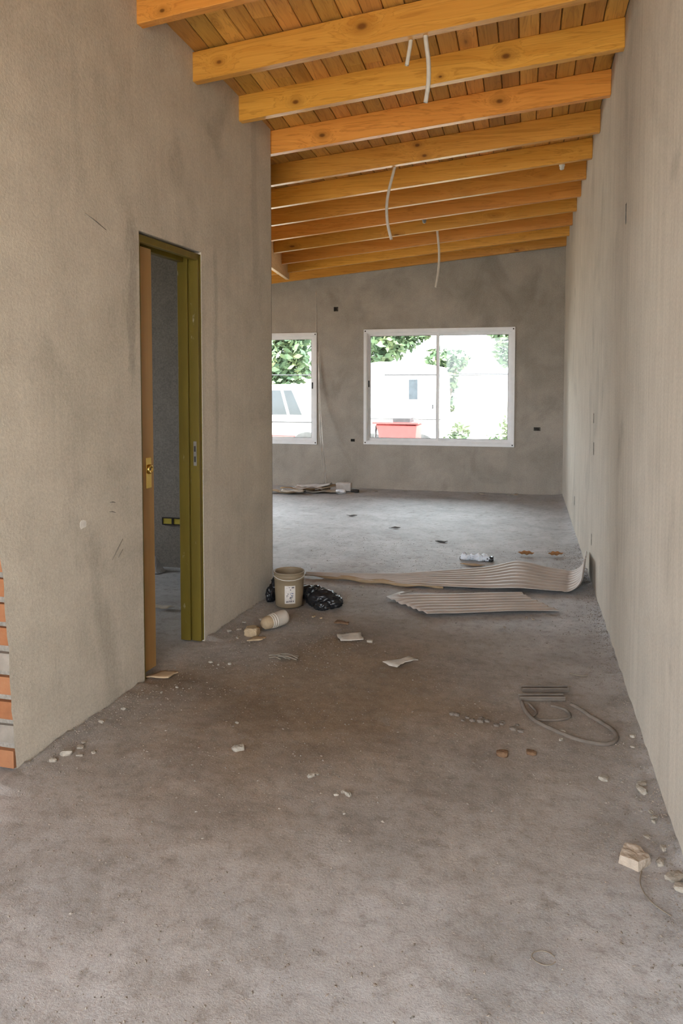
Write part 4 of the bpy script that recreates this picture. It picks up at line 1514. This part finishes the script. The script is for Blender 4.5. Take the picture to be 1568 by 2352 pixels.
# white four-wheel drive facing right, seen through the smaller window
vy = 14.4
car = empty('jeep', (-5.6, vy, GZ))
B = lambda x, z: (x + 5.6, z - GZ)
prof = [B(-7.6, 0.02), B(-7.6, 0.62), B(-7.5, 1.34), B(-4.62, 1.36), B(-4.50, 1.30), B(-4.22, 0.66), B(-3.62, 0.58), B(-3.58, 0.02)]
o = prism(MB(), prof, 0.0, 1.7).build('jeep_body', M_vwhite, car, True)
bevel(o, 0.03, 2)
for (xa, xb, xc, xd) in ((-6.9, -5.35, -5.35, -6.9), (-5.23, -4.86, -4.72, -5.23), (-4.80, -4.62, -4.40, -4.66)):
    q = [B(xa, 1.24), B(xb, 1.24), B(xc, 0.74), B(xd, 0.74)]
    prism(MB(), q, -0.012, 0.004).build('side_window', M_vglass, car, True)
o = MB().box((-2.0, -0.012, 0.90), (1.98, 0.0, 0.925))
o.build('side_moulding', M_vtrim, car)
prism(MB(), [B(-5.2, 0.32), B(-4.55, 0.32), B(-4.35, 0.16), B(-4.40, 0.14), B(-4.58, 0.29), B(-5.2, 0.29)], -0.01, 0.004).build('wheel_arch_stripe', M_vred, car, True)
for x in (-1.3, 1.3):
    for yy in (0.05, 1.65):
        wheel(car, x, yy, 0.36, 0.36)
tag(car, 'white boxy car with slanted windscreen outside the smaller window', 'car')

# white camper van seen through the left pane of the big window
vy2 = 15.2
van = empty('camper_van', (-3.0, vy2, GZ))
B = lambda x, z: (x + 3.0, z - GZ)
prof = [B(-3.48, 0.05), B(-3.50, 1.62), B(-3.42, 1.76), B(-3.0, 1.83), B(-2.2, 1.82), B(-1.78, 1.74), B(-1.70, 1.5), B(-1.66, 0.05)]
o = prism(MB(), prof, 0.0, 2.0).build('van_body', M_vwhite, van, True)
bevel(o, 0.03, 2)
MB().box(((-2.85) + 3.0, -0.014, 1.545 - GZ), (-1.72 + 3.0, 0.0, 1.57 - GZ)).build('gutter', M_vtrim, van)
MB().box((-3.46 + 3.0, -0.012, 0.635 - GZ), (-1.68 + 3.0, 0.0, 0.65 - GZ)).build('side_moulding', M_vtrim, van)
o = MB().box((-2.34 + 3.0, -0.012, 1.05 - GZ), (-2.16 + 3.0, 0.0, 1.46 - GZ)).build('van_window', simple('pale_van_glass', (0.05, 0.06, 0.07), 0.3), van)
MB().box((-1.86 + 3.0, -0.03, 0.86 - GZ), (-1.83 + 3.0, 0.0, 0.95 - GZ)).build('door_handle', M_vtrim, van)
for x in (-0.1, 0.9):
    wheel(van, x, 0.06, 0.33, 0.33)
    wheel(van, x, 1.94, 0.33, 0.33)
tag(van, 'white camper van outside the left pane of the big window', 'van')

# red tool box trailer in front of the van
tr_ = empty('red_trailer', (-2.42, 13.6, GZ))
B = lambda x, z: (x + 2.42, z - GZ)
o = prism(MB(), [B(-2.72, 0.62), B(-2.62, 0.25), B(-1.98, 0.25), B(-1.95, 0.60)], 0, 0.8).build('trailer_tub', M_vred, tr_, True)
bevel(o, 0.015)
MB().box((-0.36, -0.02, 0.62 - GZ), (0.50, 0.82, 0.655 - GZ)).build('trailer_rim', M_vred, tr_)
MB().box((0.02, 0.05, 0.656 - GZ), (0.34, 0.55, 0.73 - GZ)).build('tool_case', M_vtrim, tr_)
MB().tube([(-0.30, 0.1, 0.60 - GZ), (-0.42, 0.1, 0.02)], 0.02, 8).build('trailer_leg', M_vtrim, tr_)
MB().tube([(0.40, 0.1, 0.28 - GZ), (0.44, 0.1, 0.02)], 0.02, 8).build('trailer_leg', M_vtrim, tr_)
wheel(tr_, 0.05, 0.05, 0.27, 0.27)
wheel(tr_, 0.05, 0.75, 0.27, 0.27)
tag(tr_, 'red tub trailer standing in front of the camper van', 'trailer')

o = MB().box((-14, 0, 0), (16, 0.2, 1.62 - GZ)).build('garden_wall', M_wallout, None, False, (0, 22.0, GZ))
tag(o, 'white garden wall across the yard behind the vehicles', 'wall')
MB().box((-14.05, -0.04, 1.62 - GZ), (16.05, 0.24, 1.68 - GZ)).build('coping', M_vtrim, o)


def tree(name, loc, lobes, n, ls, label, group, trunk=True, seed=0):
    r = random.Random(seed)
    root = empty(name, loc)
    if trunk:
        h = lobes[0][2]
        mb = MB().tube([(0, 0, 0), (0.05, 0.02, h * 0.5), (lobes[0][0] * 0.5, lobes[0][1] * 0.5, h)], [0.14, 0.11, 0.05], 10)
        for l in lobes[1:5]:
            mb.tube([(0.04, 0.02, h * 0.55), (l[0] * 0.6, l[1] * 0.6, h * 0.55 + (l[2] - h * 0.55) * 0.7), (l[0], l[1], l[2])], [0.05, 0.035, 0.015], 7)
        mb.build('trunk', M_bark, root)
    mb = MB()
    vol = [l[3] ** 2 for l in lobes]
    for k in range(n):
        l = r.choices(lobes, vol)[0]
        d = Vector((r.gauss(0, 1), r.gauss(0, 1), r.gauss(0, 1))).normalized() * l[3] * r.random() ** 0.45
        c = Vector(l[:3]) + d
        c.z = max(c.z, 0.03)
        a = Vector((r.gauss(0, 1), r.gauss(0, 1), r.gauss(0, 0.6))).normalized()
        b = a.cross(Vector((r.gauss(0, 1), r.gauss(0, 1), r.gauss(0, 1)))).normalized()
        s = ls * r.uniform(0.6, 1.3)
        mb.face([c - a * s, c - b * s * 0.45, c + a * s, c + b * s * 0.45])
    mb.build('foliage', M_foliage, root)
    tag(root, label, 'tree' if trunk else 'bush', group)


tree('tree', (-8.3, 18.6, GZ), [(0, 0, 2.6, 1.3), (1.6, 0, 2.5, 1.1), (0.8, 0.4, 3.6, 1.3), (-1.3, 0.3, 2.7, 1.3), (2.0, 0.4, 3.0, 0.9), (2.45, 0.0, 2.2, 0.5), (1.9, -0.2, 1.6, 0.7), (0.6, -0.3, 1.5, 0.7)], 9000, 0.13, 'leafy tree seen through the smaller window above the car', 'trees in the yard', True, 1)
tree('tree', (-4.3, 19.4, GZ), [(0.3, 0, 2.9, 0.8), (0.9, 0.1, 3.1, 0.75), (-0.1, 0, 3.2, 0.65), (1.5, 0.1, 3.3, 0.5), (0.4, 0.2, 3.8, 0.9)], 5200, 0.13, 'leafy tree above the camper van', 'trees in the yard', True, 2)
tree('tree', (-1.9, 18.0, GZ), [(0.0, 0, 1.75, 0.35), (-0.1, 0.1, 2.2, 0.42), (0.35, 0, 2.25, 0.25), (0.0, 0.1, 1.2, 0.25)], 1100, 0.11, 'small tree right behind the end of the camper van', 'trees in the yard', True, 3)
tree('tree', (0.25, 20.5, GZ), [(-0.5, 0, 2.6, 0.6), (0.0, 0.1, 3.2, 0.75), (-0.9, 0, 3.2, 0.35), (0.3, 0.1, 2.4, 0.6), (-0.3, 0, 2.2, 0.4)], 3000, 0.12, 'pale tree at the right edge of the big window', 'trees in the yard', True, 4)
tree('bush', (-0.55, 14.2, GZ), [(0, 0, 0.42, 0.34), (0.35, 0.1, 0.55, 0.38), (-0.3, 0, 0.36, 0.22), (0.3, 0, 0.95, 0.24)], 800, 0.07, 'low bush at the lower right of the big window', 'bushes in the yard', False, 5)
tree('bush', (-1.40, 15.0, GZ), [(0, 0, 0.5, 0.22), (0.15, 0, 0.75, 0.2)], 240, 0.07, 'sparse little bush at the right end of the camper van', 'bushes in the yard', False, 6)
o = MB().tube([(-12, 0, 0.02), (-3, 0, -0.03), (8, 0, 0.02)], 0.014, 6).build('overhead_cable', M_vtrim, None, False, (0, 17.25, 1.60))
tag(o, 'thin cable crossing the view outside both windows', 'cable')
